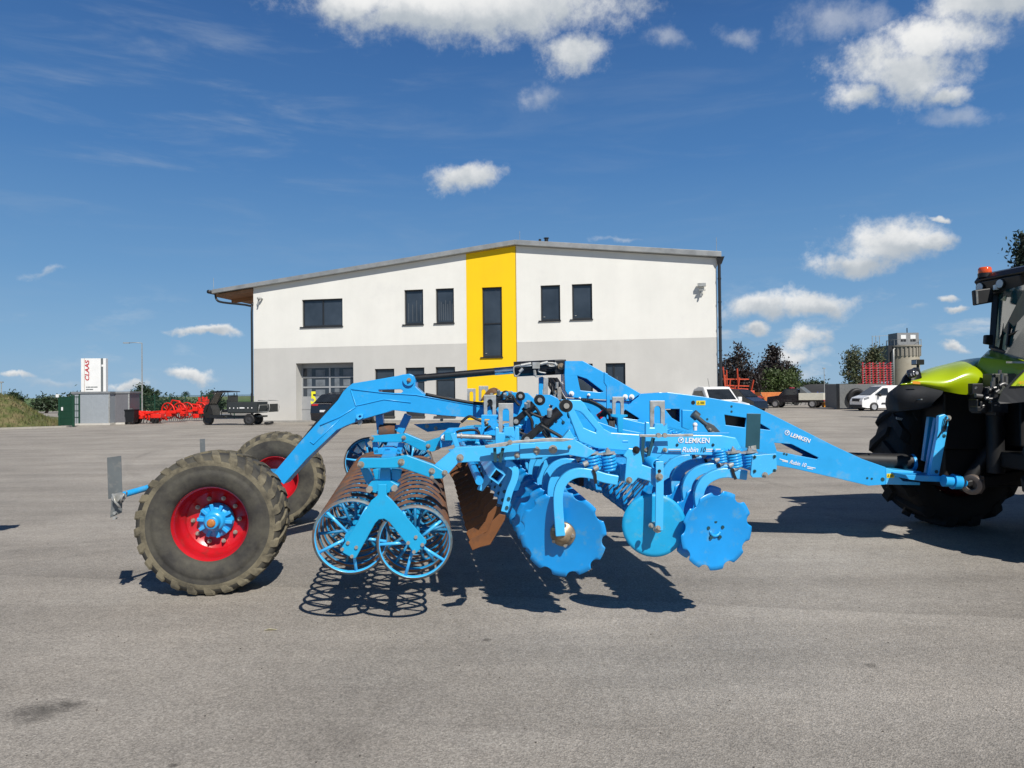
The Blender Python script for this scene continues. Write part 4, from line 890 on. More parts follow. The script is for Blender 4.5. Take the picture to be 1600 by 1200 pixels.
win_y = orect(754, 448, 784, 558)
e = .003
d0, d1 = doorR[0], doorR[2]
wall([(0, .02), (d0, .02), (d0, doorR[3]), (d1, doorR[3]), (d1, .02), (sY0-e, .02), (sY0-e, zG-e), (0, zG-e)], win_g, render_g)
wall([(0, zG), (sY0-e, zG), (sY0-e, ztop(sY0)), (0, ztop(0))], win_u, render_w)
wall([(sY0, .02), (sY1, .02), (sY1, ztop(sY1)), (sY0, ztop(sY0))], [win_y], render_y)
wall([(sY1+e, .02), (sR, .02), (sR, zG-e), (sY1+e, zG-e)], win_gr, render_g)
wall([(sY1+e, zG), (sR, zG), (sR, ztop(sR)), (sY1+e, ztop(sY1))], win_r, render_w)
DEP = 22.
b = MB()
b.prism([FPt(0, .02, -TW), FPt(0, ztop(0), -TW), FPt(0, ztop(0), -DEP), FPt(0, .02, -DEP)], FD*TW); b.prism([FPt(sR, .02, -TW), FPt(sR, ztop(sR), -TW), FPt(sR, ztop(sR), -DEP), FPt(sR, .02, -DEP)], -FD*TW)
b.prism([FPt(0, .02, -DEP), FPt(sR, .02, -DEP), FPt(sR, ztop(sR), -DEP), FPt(sY1, ztop(sY1), -DEP), FPt(0, ztop(0), -DEP)], -FN*TW); b.build('wall', render_w, hall)
b = MB(); b.prism([FPt(.1, .0, .05), FPt(sR-.1, .0, .05), FPt(sR-.1, .0, -.3), FPt(.1, .0, -.3)], UP*.12); b.build('plinth', mat('plinth_concrete', (.3, .29, .27), .9), hall)
# corner joint bead along the yellow stripe
b = MB(); b.bar(FPt(sY1, .02, .01), FPt(sY1, ztop(sY1)-.05, .01), .03, .02, FN); b.build('expansion_bead', mat('bead', (.3, .22, .05), .7), hall)
# roof slabs
b = MB(); sl = -2.75; zl = fp(328, 462).z-.05
zE = ztop(0)-(ztop(sY1)-ztop(0))/sY1*2.75; th = .30; so = .35
b.prism([FPt(sl, zE, so), FPt(sY1, ztop(sY1)+.01, so), FPt(sY1, ztop(sY1)+th, so), FPt(sl, zE+th*.85, so)], -FN*(DEP+1)); b.prism([FPt(sY1+.004, ztop(sY1)+.01, so), FPt(sR+.25, ztop(sR)+.0, so), FPt(sR+.25, ztop(sR)+th, so), FPt(sY1+.004, ztop(sY1)+th, so)], -FN*(DEP+1))
rf_ = b.build('roof', zinc, hall, .02)
b = MB(); b.prism([FPt(sl+.15, zE-.03, so-.25), FPt(-.02, ztop(0)-.04, so-.25), FPt(-.02, ztop(0)-.25, so-.25), FPt(sl+.2, zE-.2, so-.25)], -FN*(DEP)); b.build('wooden_soffit', mat('soffit_wood', (.30, .15, .07), .7, var=.2, scale=3), rf_)
b = MB()
for k in range(6): b.bar(FPt(sl+.3, zE-.3, -1.5-3.2*k), FPt(0, ztop(0)-.38, -1.5-3.2*k), .2, .22)
b.build('rafter', mat('soffit_wood', (.30, .15, .07), .7), rf_)
b = MB(); b.tube([FPt(sl-.08, zE+.1, so+.2), FPt(sl-.08, zE+.1, -DEP)], .12, 10); gt = b.build('gutter', anth, hall)
b = MB(); b.tube(smooth_path([FPt(sl+.05, zE+.02, .0), FPt(sl+.15, zE-.35, .0), FPt(sl+.6, zE-.55, .0), FPt(-.2, fp(392, 480).z+.08, -.0), FPt(-.12, fp(392, 482).z-.3, 0), FPt(-.12, .1, 0)], 4), .07, 8); b.build('downpipe', anth, hall)
b = MB(); b.cyl(FPt(sR+.14, .1, .12), FPt(sR+.14, ztop(sR)-.1, .12), .085, n=14); b.prism([FPt(sR+.0, ztop(sR)+.02, .3), FPt(sR+.42, ztop(sR)+.02, .3), FPt(sR+.28, ztop(sR)-.35, .2), FPt(sR+.05, ztop(sR)-.35, .2)], -FN*.3)
for z in (2, 3.9, 5.2, 6.6, 7.9): b.cyl(FPt(sR+.14, z, .12), FPt(sR+.14, z+.07, .12), .105, n=14)
b.build('downpipe', anth, hall)
b = MB(); c = FPt(fs(848), fp(848, 374).z+.45, -2); c = c-UP*.22; b.cyl(c, c+UP*.24, .12, n=12); b.cyl(c+UP*.24, c+UP*.28, .17, n=12); b.cyl(c+FD*-.4, c+FD*-.4+UP*.22, .08, n=12); b.build('roof_vent', anth, rf_)
b = MB(); p = FPt(sl+.1, zE+th, so-.1); b.cyl(p, p+UP*.7, .012, n=5); p = FPt(sR, ztop(sR)+th, so-.1); b.cyl(p, p+UP*.8, .012, n=5); p = FPt(sY1+.3, ztop(sY1)+th, so-.1); b.cyl(p, p+UP*.5, .012, n=5); b.build('lightning_rod', steel, rf_)
# windows
def window(r, cols=(1.,), rows=(1.,), sill=True, blinds=0, handle=False):
    s0, z0, s1, z1 = r; fw = .085; rec = -.13
    b = MB(); hs = []
    xs = [s0+fw]; W_ = s1-s0-fw; H_ = z1-z0-fw
    acc = 0; cells_x = []
    for c_ in cols: cells_x.append((s0+fw*.5+acc*W_+fw*.5, s0+fw*.5+(acc+c_)*W_-fw*.5+0)); acc += c_
    acc = 0; cells_z = []
    for c_ in rows: cells_z.append((z0+fw*.5+acc*H_+fw*.5, z0+fw*.5+(acc+c_)*H_-fw*.5)); acc += c_
    for a, c in cells_x:
        for d, f in cells_z: hs.append([FPt(a, d, rec), FPt(c, d, rec), FPt(c, f, rec), FPt(a, f, rec)])
    b.prism([FPt(s0, z0, rec), FPt(s1, z0, rec), FPt(s1, z1, rec), FPt(s0, z1, rec)], -FN*.1, hs)
    w = b.build('window', anth, hall, .01)
    for h in hs:
        g = MB(); q = [p-FN*.05 for p in h]; g.prism(q, -FN*.02); g.build('pane', glassb, w)
        if blinds:
            g = MB(); n = blinds
            for k in range(n):
                f = (k+.5)/n; a = q[0]+(q[1]-q[0])*f; g.bar(a+UP*.08-FN*.0+FN*.012, a+UP*(q[2].z-q[0].z)*(.55+.25*random.random())+FN*.012, .03, .006, FN)
            g.build('blind', mat('blind_strip', (.10, .11, .12), .6), w)
    if sill:
        g = MB(); g.prism([FPt(s0-.12, z0-.002, .08), FPt(s1+.04, z0-.002, .08), FPt(s1+.04, z0-.002, rec), FPt(s0-.12, z0-.002, rec)], -UP*.07); g.build('sill', anth, w)
    if handle:
        g = MB(); g.cyl(FPt(s0+.14, z0+.22, rec-.03), FPt(s0+.24, z0+.22, rec-.03), .02, n=6); g.build('handle', steel, w)
window(win_u[0], (.5, .5)); window(win_u[1], blinds=4); window(win_u[2], blinds=7)
for r in win_r: window(r, handle=True)
window(win_y, rows=(.48, .52), handle=True)
window(win_g[0]); window(win_g[1], rows=(.72, .28)); window(win_g[2], rows=(.75, .25)); window(win_gr[0]); window(win_gr[1], (.4, .6), blinds=2)
# sectional door
s0, z0, s1, z1 = doorR; rec = -.75; dm = mat('door_aluminium', (.34, .35, .36), .5, metal=.1, var=.06)
b = MB(); b.prism([FPt(d0-.001, .02, -.401), FPt(d0-.001, z1+.4, -.401), FPt(d0-.001, z1+.4, rec-.1), FPt(d0-.001, .02, rec-.1)], -FD*.1); b.prism([FPt(d1, .02, -.401), FPt(d1, z1+.4, -.401), FPt(d1, z1+.4, rec-.1), FPt(d1, .02, rec-.1)], FD*.1); b.prism([FPt(d0, z1, -.401), FPt(d1, z1, -.401), FPt(d1, z1, rec-.1), FPt(d0, z1, rec-.1)], UP*.1); b.build('door_reveal', render_g, hall)
zb = z1*.42; cols = 2; hs = []; rows_ = 3
for i in range(cols):
    for j in range(rows_):
        a = s0+.08+(s1-s0-.08)/cols*i; c = a+(s1-s0-.08)/cols-.1; d = zb+.06+(z1-.25-zb)/rows_*j; f = d+(z1-.25-zb)/rows_-.1
        hs.append([FPt(a, d, rec), FPt(c, d, rec), FPt(c, f, rec), FPt(a, f, rec)])
b = MB(); b.prism([FPt(s0, .03, rec), FPt(s1, .03, rec), FPt(s1, z1, rec), FPt(s0, z1, rec)], -FN*.06, hs); dr = b.build('sectional_door', dm, hall)
for h in hs:
    g = MB(); g.prism([p-FN*.04 for p in h], -FN*.015); g.build('pane', glassb, dr)
    g = MB(); a, c = h[0]-FN*.036, h[1]-FN*.036; hh = h[2].z-h[0].z
    for f0, f1, g0, g1 in ((.15, .33, .0, .95), (.48, .84, .05, .8)):
        g.prism([a+(c-a)*f0+UP*hh*g0, a+(c-a)*f1+UP*hh*g0, a+(c-a)*f1+UP*hh*g1, a+(c-a)*f0+UP*hh*g1], FN*.002)
    g.build('far_window_seen_through', mat('grey_pane', (.16, .18, .2), .3, var=.3, scale=2), dr)
b = MB()
for z in (zb*.5,): b.bar(FPt(s0, z, rec+.004), FPt(s1, z, rec+.004), .02, .012)
b.build('door_seam', anth, dr)
b = MB(); q = orect(500, 649, 507, 654); qs = s0+1.0; b.prism([FPt(qs, .55, rec), FPt(qs+.34, .55, rec), FPt(qs+.34, .8, rec), FPt(qs, .8, rec)], FN*.02); b.build('vent_flap', black, dr)
tn5 = text('5', FPt((fp(473, 640)-A_).dot(FD)+.15, 1.0+.15, rec+.002), FD, UP, (.38, .78), mat('number_yellow', (.85, .8, .03), .5), dr, 0, 'number', .006, .03)
# floodlights and cameras on the wall
def flood(px, py, big):
    c = fp(px, py)+FN*.3; b = MB()
    if big: c = c-FN*.08; b.obox(c, FD*.22, FN*.12, UP*.09); b.bar(c-UP*.3-FD*.16+FN*.05, c-UP*.3+FD*.2, .16, .04); b.cyl(c-FN*.22-UP*.4, c-UP*.4+FN*.05, .05, n=10); b.bar(c-UP*.36, c-UP*.62-FD*.06, .08, .07)
    else: c = c-FN*.1; b.cyl(c-FN*.2, c, .06, n=10); b.cyl(c, c+FN*.15-FD*.15, .075, n=10); b.bar(c-FD*.1, c-FD*.22-UP*.4, .08, .07)
    b.build('floodlight', steel, hall)
flood(1096, 446, True); flood(410, 467, False)
# ---- generic helpers for far things
def local(px, py, yaw=0., Y=None):
    p = gp(px, py) if Y is None else V((at(px, 600, Y).x, Y, 0)); return Matrix.Translation((p.x, p.y, 0)) @ Matrix.Rotation(yaw, 4, 'Z')
def obj(b, M, name, m, parent, bevel=0.): b.xf(M); return b.build(name, m, parent, bevel)
def side(b, pts, w):    # car side profile: (x, z, inset)
    n = len(pts); vs = [(x, -w/2+i, z) for x, z, i in pts]+[(x, w/2-i, z) for x, z, i in pts]
    tr = geometry.tessellate_polygon([[V((x, 0, z)) for x, z, i in pts]])
    b.add(vs, [tuple(t) for t in tr]+[tuple(i+n for i in reversed(t)) for t in tr]+[(i, (i+1) % n, (i+1) % n+n, i+n) for i in range(n)])
def wheels(M, parent, xs, w, r, rimcol=(.35, .35, .36), tw=.2):
    rm = mat('alloy_'+str(rimcol[0]), rimcol, .35, metal=.5)
    for x in xs:
        for s_ in (-1, 1):
            b = MB(); b.lathe([(r*.62, tw/2), (r*.9, tw/2), (r, tw*.35), (r, -tw*.35), (r*.9, -tw/2), (r*.62, -tw/2)], (x, s_*(w/2-tw/2), r), V((0, s_, 0)), 28); o = obj(b, M, 'wheel', blackr, parent)
            b = MB(); b.lathe([(r*.63, tw*.35), (r*.55, tw*.3), (r*.2, tw*.42), (0, tw*.42)], (x, s_*(w/2-tw/2), r), V((0, s_, 0)), 20); obj(b, M, 'rim', rm, o)
carglass = mat('car_glass', (.02, .024, .028), .05, var=.3, scale=2, spec=.7)
def car(px, py, yaw, label, cat, prof, w, paint, wins, wx, wr, name, scr=(), extra=None, Y=None, rim=(.35, .35, .36)):
    M = local(px, py, yaw, Y); t = thing(name, tuple(M.translation), label, cat)
    b = MB(); side(b, prof, w); obj(b, M, 'body', paint, t, .06)
    for q in wins:
        for s_ in (-1, 1):
            b = MB(); P = [V((x, s_*(w/2-i+.012), z)) for x, z, i in q]; b.prism(P, V((0, -s_*.03, 0))); obj(b, M, 'side_window', carglass, t)
    for (x0, z0, i0, x1, z1, i1, nm) in scr:
        b = MB(); d = V((z1-z0, 0, -(x1-x0))).normalized()*.012*(1 if nm == 'windscreen' else -1)
        a = [V((x0, -(w/2-i0-.06), z0)), V((x0, w/2-i0-.06, z0)), V((x1, w/2-i1-.06, z1)), V((x1, -(w/2-i1-.06), z1))]; b.prism([p+d for p in a], -d*1.5); obj(b, M, nm, carglass, t)
    wheels(M, t, wx, w, wr, rim)
    if extra: extra(M, t, w)
    return t
def boxpart(M, t, name, a, c, m, bev=.01):
    b = MB(); b.box(a, c); return obj(b, M, name, m, t, bev)
# black estate car in front of the gate
darkcar = mat('black_car_paint', (.010, .011, .016), .2, var=.1, coat=.6)
def bx(M, t, w):
    for s_ in (-1, 1): boxpart(M, t, 'tail_light', (-2.34, s_*.62-.2, 1.1), (-2.27, s_*.62+.2, 1.2), redp)
    o = boxpart(M, t, 'number_plate', (-2.37, -.26, .75), (-2.345, .26, .87), white)
    boxpart(M, t, 'bumper', (-2.36, -.8, .3), (-2.2, .8, .5), blackr, .03)
    boxpart(M, t, 'mirror', (.55, .92, .95), (.75, 1.08, 1.1), darkcar, .03); boxpart(M, t, 'mirror', (.55, -1.08, .95), (.75, -.92, 1.1), darkcar, .03)
car(545, 662.5, R(68), 'black estate car parked in front of the gate numbered five', 'car',
    [(-2.3, .3, .03), (-2.34, .7, 0), (-2.3, 1.18, .02), (-2.12, 1.28, .06), (-1.65, 1.72, .24), (-.6, 1.86, .25), (.1, 1.84, .25), (.95, 1.3, .1), (2.0, 1.12, .08), (2.3, .75, .08), (2.32, .3, .1), (1.9, .22, .05), (-1.9, .22, .05)], 1.86, darkcar,
    [[(-1.95, 1.32, .1), (-1.55, 1.67, .23), (-.1, 1.76, .24), (.65, 1.34, .11)]], (-1.4, 1.38), .33, 'estate_car', [(-2.14, 1.3, .1, -1.72, 1.68, .22, 'rear_window'), (.95, 1.32, .1, .15, 1.8, .24, 'windscreen')], bx)
# white pickup half hidden by the drawbar
def wx(M, t, w):
    for s_ in (-1, 1): boxpart(M, t, 'mirror', (.95, s_*1.0-.1, 1.15), (1.1, s_*1.0+.1, 1.38), white, .03)
    b = MB(); b.cyl((.3, -.3, 1.8), (.1, -.3, 2.35), .01, n=5); obj(b, M, 'aerial', black, t)
    boxpart(M, t, 'bonnet_vent', (1.3, -.5, 1.12), (1.8, .5, 1.16), black)
car(1113, 648, R(-80), 'white pickup truck whose cab shows above the drawbar', 'pickup',
    [(-2.6, .45, .03), (-2.6, 1.15, .03), (-.95, 1.17, .04), (-.75, 1.8, .2), (-.2, 1.93, .2), (.5, 1.9, .2), (1.25, 1.2, .08), (2.45, 1.05, .1), (2.55, .5, .1), (2.4, .4, .05)], 1.85, white,
    [[(-.7, 1.25, .07), (-.6, 1.7, .17), (.35, 1.72, .17), (.92, 1.25, .08)]], (-1.6, 1.65), .38, 'pickup_truck', [(1.2, 1.25, .14, .62, 1.78, .24, 'windscreen'), (-.96, 1.2, .05, -.76, 1.78, .2, 'rear_window')], wx, Y=38)
car(1158, 636, R(-60), 'black hatchback parked beyond the white pickup', 'car',
    [(-2.0, .3, .03), (-2.05, 1.1, 0), (-1.8, 1.65, .2), (-.3, 1.82, .24), (.3, 1.76, .24), (1.0, 1.2, .1), (1.9, .85, .1), (2.0, .3, .1)], 1.75, darkcar, [[(-1.6, 1.2, .08), (-1.4, 1.62, .2), (.2, 1.66, .22), (.8, 1.2, .1)]], (-1.3, 1.3), .32, 'hatchback_car', [(1.0, 1.22, .1, .32, 1.73, .22, 'windscreen')], None, Y=57)
# flatbed pickup
def fx(M, t, w):
    cream = mat('cream_panel', (.66, .64, .54), .5, var=.08)
    o = boxpart(M, t, 'load_bed', (-2.9, -1.0, .78), (-.7, 1.0, .86), anth)
    for a, c in (((-2.92, -1.02, .74), (-2.86, 1.02, 1.4)), ((-2.86, -1.02, .74), (-.7, -.97, 1.4)), ((-2.86, .97, .74), (-.7, 1.02, 1.4))): boxpart(M, t, 'side_board', a, c, cream)
    b = MB(); b.prism([V((-1.9, -.8, 1.0)), V((-.75, -.8, 1.0)), V((-.75, -.8, 2.0))], V((0, 1.6, 0))); obj(b, M, 'tarpaulin', grayp, t, .03)
    boxpart(M, t, 'light_bar', (.1, -.6, 1.86), (.25, .6, 1.95), mat('red_light_bar', (.4, .02, .05), .4))
    for s_ in (-1, 1): boxpart(M, t, 'tail_light', (-2.96, s_*.8-.15, .66), (-2.9, s_*.8+.15, .76), redp)
    boxpart(M, t, 'number_plate', (-2.96, -.25, .6), (-2.92, .25, .72), white)
car(1241, 637, R(143), 'dark pickup truck with a cream flatbed seen from behind', 'pickup', [(-2.9, .5, .1), (-2.9, .76, .1), (-.65, .78, .1), (-.62, 1.3, .05), (-.55, 1.8, .15), (.6, 1.82, .15), (1.15, 1.2, .08), (2.3, 1.05, .08), (2.35, .5, .08)], 1.95, darkcar, [[(-.4, 1.25, .06), (-.4, 1.72, .14), (.5, 1.72, .14), (.9, 1.25, .08)]], (-1.9, 1.5), .4, 'flatbed_pickup', [(1.17, 1.22, .08, .62, 1.78, .15, 'windscreen'), (-.63, 1.32, .06, -.57, 1.75, .14, 'rear_window')], fx)
# white van
def vx(M, t, w):
    boxpart(M, t, 'bumper', (2.2, -.9, .22), (2.5, .9, .5), blackr, .04); boxpart(M, t, 'grille', (2.36, -.5, .75), (2.48, .5, .98), blackr, .02)
    for s_ in (-1, 1):
        b = MB(); b.prism([V((2.28, s_*.93, .86)), V((1.85, s_*.945, 1.02)), V((1.95, s_*.945, 1.12)), V((2.3, s_*.9, 1.02))], V((0, -s_*.12, 0))); obj(b, M, 'headlight', mat('clear_lamp', (.25, .26, .28), .15), t)
        boxpart(M, t, 'mirror', (1.02, s_*1.06-.1, 1.12), (1.16, s_*1.06+.1, 1.36), blackr, .03)
        boxpart(M, t, 'rub_strip', (-2.2, s_*.985-.015, .55), (.9, s_*.985+.015, .65), blackr)
        boxpart(M, t, 'door_handle', (.0, s_*.985-.015, 1.02), (.22, s_*.985+.015, 1.06), blackr)
        for xx in (-.12, 1.28): boxpart(M, t, 'door_seam', (xx, s_*.985-.004, .5), (xx+.02, s_*.985+.004, 1.75), grayp, 0)
vt = car(1384, 641.5, R(184), 'white delivery van standing in front of the red harrow', 'van', [(-2.5, .35, .02), (-2.5, 1.9, .12), (-2.3, 1.98, .15), (.3, 1.98, .15), (.75, 1.92, .15), (1.7, 1.24, .1), (2.3, 1.05, .1), (2.45, .8, .08), (2.46, .3, .08), (2.0, .25, .03), (-2.3, .25, .03)], 1.97, white, [[(.35, 1.25, .04), (.35, 1.78, .12), (.72, 1.78, .13), (1.4, 1.28, .09), (1.15, 1.22, .05)], [(-.9, 1.25, .04), (-.9, 1.75, .12), (.22, 1.76, .12), (.22, 1.25, .04)]][:1], (-1.55, 1.5), .34, 'delivery_van', [(1.72, 1.26, .1, .78, 1.9, .15, 'windscreen')], vx, rim=(.5, .5, .5))
# cargo trike
M = local(366, 664, R(172)); tk = thing('cargo_trike', tuple(M.translation), 'dark three wheeled cargo vehicle with a canopy and open load bed', 'trike')
dk = mat('dark_green_grey', (.028, .033, .034), .5, var=.1)
def tk_box(n, a, c, m=dk, bv=.01): return boxpart(M, tk, n, a, c, m, bv)
tk_box('chassis', (-1.9, -.35, .45), (1.2, .35, .55))
bd = tk_box('load_bed', (-1.75, -.62, .7), (.05, .62, .78))
for a, c in (((-1.75, -.66, .74), (.05, -.62, 1.34)), ((-1.75, .62, .74), (.05, .66, 1.34)), ((.01, -.62, .78), (.05, .62, 1.34))): tk_box('side_board', a, c)
for s_ in (-1, 1):
    for k in range(6): x = -1.45+k*.24+(.15 if k > 2 else 0); b = MB(); b.cyl((x, s_*.655, 1.0), (x, s_*.672, 1.0), .035, n=10); obj(b, M, 'reflector_stud', white, tk)
    tk_box('name_strip', (-.95, s_*.66-.004, .97), (-.7, s_*.66+.006, 1.04), white, 0)
b = MB()
b.tube([(-1.78, -.55, .72), (-1.85, -.55, 1.15), (-1.85, .55, 1.15), (-1.78, .55, .72)], .02, 6)
b.tube([(-1.8, .6, .75), (-2.45, .6, .78), (-2.5, .6, 1.0), (-2.45, .6, 1.4), (-1.8, .6, 1.42)], .022, 6); b.tube([(-1.8, -.6, .75), (-2.45, -.6, .78), (-2.5, -.6, 1.0), (-2.45, -.6, 1.4), (-1.8, -.6, 1.42)], .022, 6)
obj(b, M, 'tailgate_frame', steel, tk)
tk_box('tail_mesh', (-2.42, -.6, .75), (-2.38, .6, 1.22))
b = MB(); b.tube([(.1, -.5, 1.9), (.1, -.5, .8)], .022, 6); b.tube([(.1, .5, 1.9), (.1, .5, .8)], .022, 6)
for s_ in (-1, 1): b.tube([(1.55, s_*.4, .8), (1.35, s_*.45, 1.2), (.85, s_*.5, 1.88)], .03, 6); b.tube([(.5, s_*.5, .55), (.5, s_*.5, .95)], .02, 6)
obj(b, M, 'canopy_post', black, tk)
b = MB(); side(b, [(-.1, 1.92, .02), (-.1, 1.97, .05), (.5, 2.02, .08), (1.0, 1.96, .08), (1.15, 1.86, .04), (1.1, 1.84, .02), (.9, 1.9, .02)], 1.12); obj(b, M, 'canopy', black, tk, .01)
b = MB(); b.prism([V((1.5, -.4, .95)), V((1.5, .4, .95)), V((.95, .45, 1.85)), V((.95, -.45, 1.85))], V((.01, 0, .01))); obj(b, M, 'windshield', carglass, tk)
b = MB(); side(b, [(1.62, .42, .2), (1.78, .8, .16), (1.6, 1.18, .1), (1.3, 1.22, .06), (1.15, .95, .05), (1.1, .45, .1)], 1.0); obj(b, M, 'front_fairing', black, tk, .03)
tk_box('seat', (.1, -.4, .75), (.55, .4, .9), black, .04); tk_box('backrest', (.14, -.45, .9), (.24, .45, 1.5), black, .04); tk_box('partition_mesh', (.06, -.55, .8), (.09, .55, 1.72), dk, 0); tk_box('footwell', (.4, -.5, .42), (1.3, .5, .6), black)
b = MB(); b.cyl((1.75, 0, .9), (1.82, 0, .9), .1, n=14); obj(b, M, 'headlight', white, tk)
for x, y in ((1.62, 0), (-1.2, -.5), (-1.2, .5)):
    b = MB(); b.lathe([(.2, .07), (.3, .08), (.33, .05), (.33, -.05), (.3, -.08), (.2, -.07)], (x, y, .33), V((0, 1, 0)), 28); o = obj(b, M, 'wheel', blackr, tk)
    b = MB(); b.lathe([(.2, .06), (.12, .03), (.05, .08), (0, .08)], (x, y, .33), V((0, 1, 0)), 16); b.lathe([(.2, -.06), (.12, -.03), (.05, -.08), (0, -.08)], (x, y, .33), V((0, 1, 0)), 16); obj(b, M, 'rim', mat('dark_rim', (.05, .05, .052), .5, metal=.3), o)
b = MB(); b.lathe([(.12, .06), (.24, .07), (.27, 0), (.24, -.07), (.12, -.06)], (-2.2, .1, .12), V((.1, .05, 1)), 22, True, True); obj(b, M, 'spare_tyre', blackr, tk)
# ---- left: sign, sheds, gate, bin, lamps, implements, fence
M = local(146, 660, R(6), Y=52); pyl = thing('sign_pylon', tuple(M.translation), 'tall white sign pylon with red vertical lettering behind the grey sheds', 'sign')
kx = 52/F; zt = at(143, 560, 52).z; wpy = 37*kx
boxpart(M, pyl, 'panel', (-wpy/2, 0, .1), (wpy/2, .35, zt), white)
boxpart(M, pyl, 'grey_strip', (wpy*.30, -.01, .1), (wpy*.39, 0, zt), grayp, 0); boxpart(M, pyl, 'edge_line', (-wpy*.37, -.01, .1), (-wpy*.35, 0, zt), mat('beige_line', (.5, .42, .36), .6), 0)
Mr = M.to_3x3(); o3 = M.translation
text('CLAAS', o3+Mr@V((-wpy*.17, -.012, zt-1.62)), Mr@V((0, 0, 1)), Mr@V((-1, 0, 0)), (1.5, .28), redp, pyl, .15, 'lettering', .004, .02)
b = MB()
for x0, x1, z in ((-.5, -.42, 2.1), (-.4, -.2, 2.1), (-.18, .02, 2.1), (.04, .28, 2.1), (-.5, -.3, 2.27), (-.28, -.02, 2.27)): b.box((x0, -.008, zt-z), (x1, 0, zt-z+.07))
obj(b, M, 'small_print', grayp, pyl)
b = MB(); b.box((wpy*.33, -.03, zt-.6), (wpy*.39, -.01, zt-.45)); obj(b, M, 'sign_lamp', white, pyl)
def shed(px0, px1, py, h, yaw, m, label):
    p, q = gp(px0, py), gp(px1, py); M = Matrix.Translation(((p.x+q.x)/2, (p.y+q.y)/2, 0)) @ Matrix.Rotation(yaw, 4, 'Z'); w = (q-p).length
    t = thing('storage_shed', tuple(M.translation), label, 'shed')
    boxpart(M, t, 'wall', (-w/2, 0, .12), (w/2, 2.2, h), m); boxpart(M, t, 'roof', (-w/2-.06, -.06, h), (w/2+.06, 2.3, h+.13), mat('shed_trim', (.2, .21, .22), .5))
    boxpart(M, t, 'base', (-w/2-.1, -.15, 0), (w/2+.1, 2.3, .12), mat('pale_concrete', (.5, .48, .44), .9))
    for x in (-w/2, w/2-.06): boxpart(M, t, 'corner_post', (x-.01, -.012, .12), (x+.07, .04, h), steel)
    b = MB(); n = int(w/.12)
    for k in range(n): x = -w/2+.1+(w-.2)*k/n; b.box((x, -.012, .14), (x+.03, .0, h-.02))
    obj(b, M, 'wall_profile', m, t); return t
shedm = mat('light_grey_cladding', (.30, .33, .36), .5, var=.05); shedm2 = mat('dark_grey_cladding', (.13, .13, .145), .5, var=.05)
shed(119, 166, 664.5, 1.92, R(4), shedm, 'light grey metal storage shed below the sign pylon'); shed(168.5, 198, 663.3, 1.92, R(12), shedm2, 'dark grey metal storage shed on the right of the paler one')
M = local(206, 663); bn = thing('waste_bin', tuple(M.translation), 'dark waste bin between the shed and the red implements', 'bin')
b = MB(); b.prism([V((-.24, -.3, .12)), V((.24, -.3, .12)), V((.3, -.3, .85)), V((-.3, -.3, .85))], V((0, .6, 0))); obj(b, M, 'body', tblk, bn, .02)
boxpart(M, bn, 'lid', (-.32, -.34, .85), (.32, .34, .93), tblk, .02); boxpart(M, bn, 'lid_handle', (-.06, -.1, .93), (.06, .1, .99), grayp)
for x in (-.22, .22):
    b = MB(); b.cyl((x-.03, -.25, .1), (x+.03, -.25, .1), .1, n=14); obj(b, M, 'wheel', blackr, bn)
gg = mat('green_fence_paint', (.01, .055, .03), .5, var=.1)
M = local(104, 667, R(-8)); gt_ = thing('mesh_gate', tuple(M.translation), 'dark green mesh gate between the grassy mound and the sheds', 'gate')
boxpart(M, gt_, 'post', (-.5, -.05, 0), (-.4, .05, 1.85), gg); boxpart(M, gt_, 'post', (.4, -.05, 0), (.5, .05, 1.85), gg)
b = MB()
for k in range(28): x = -.4+.8*k/27; b.box((x-.007, -.01, .08), (x+.007, .01, 1.75))
for z in (.1, .5, .9, 1.3, 1.72): b.box((-.4, -.016, z), (.4, .016, z+.03))
obj(b, M, 'mesh_panel', gg, gt_); boxpart(M, gt_, 'handle', (-.3, -.06, .95), (-.2, -.02, 1.15), white); boxpart(M, gt_, 'gate_lamp', (-.62, -.1, 1.72), (-.44, .05, 1.9), white)
# fence
def fence(px0, px1, Y0, Y1, n, label):
    a, c = at(px0, 600, Y0), at(px1, 600, Y1); a.z = c.z = 0; t = thing('mesh_fence', tuple((a+c)/2), label, 'fence')
    for k in range(n+1):
        p = a+(c-a)*k/n; b = MB(); b.obox(p+UP*.95, V((.03, 0, 0)), V((0, .03, 0)), UP*.95); b.build('post', gg, t)
    b = MB(); d = (c-a); m = int(d.length/.11)
    for k in range(m): p = a+d*(k+.5)/m; b.obox(p+UP*.93, V((.006, 0, 0)), V((0, .006, 0)), UP*.87)
    for z in (.1, .5, .9, 1.3, 1.75): b.bar(a+UP*z, c+UP*z, .02, .025)
    b.build('mesh_panel', gg, t)
fence(196, 420, 58, 52, 9, 'green mesh fence behind the red implements and the trike'); fence(112, 124, 44, 44, 1, 'short green mesh fence between the gate and the shed')
def lamp(px, py, Y, ztop_, arm, label):
    p = V((at(px, 600, Y).x, Y, 0)); t = thing('street_lamp', tuple(p), label, 'lamp post'); b = MB(); b.cyl(p, p+UP*ztop_, .055, .035, n=12); b.build('pole', steel, t)
    b = MB(); q = p+UP*ztop_
    if arm: b.tube([q, q+V((arm*.5, 0, .04)), q+V((arm, 0, .02))], .025, 6); b.obox(q+V((arm*1.1, 0, .02)), V((.22, 0, 0)), V((0, .08, 0)), UP*.035)
    else: b.obox(q+UP*.05, V((.16, 0, 0)), V((0, .1, 0)), UP*.06)
    b.build('lamp_head', steel, t)
lamp(222, 655, 54, at(222, 536, 54).z, -1.05, 'tall thin street lamp with a side arm beside the sheds')
lamp(1288, 612, 95, at(1288, 576, 95).z, 0, 'distant short lamp post right of the dark trees')
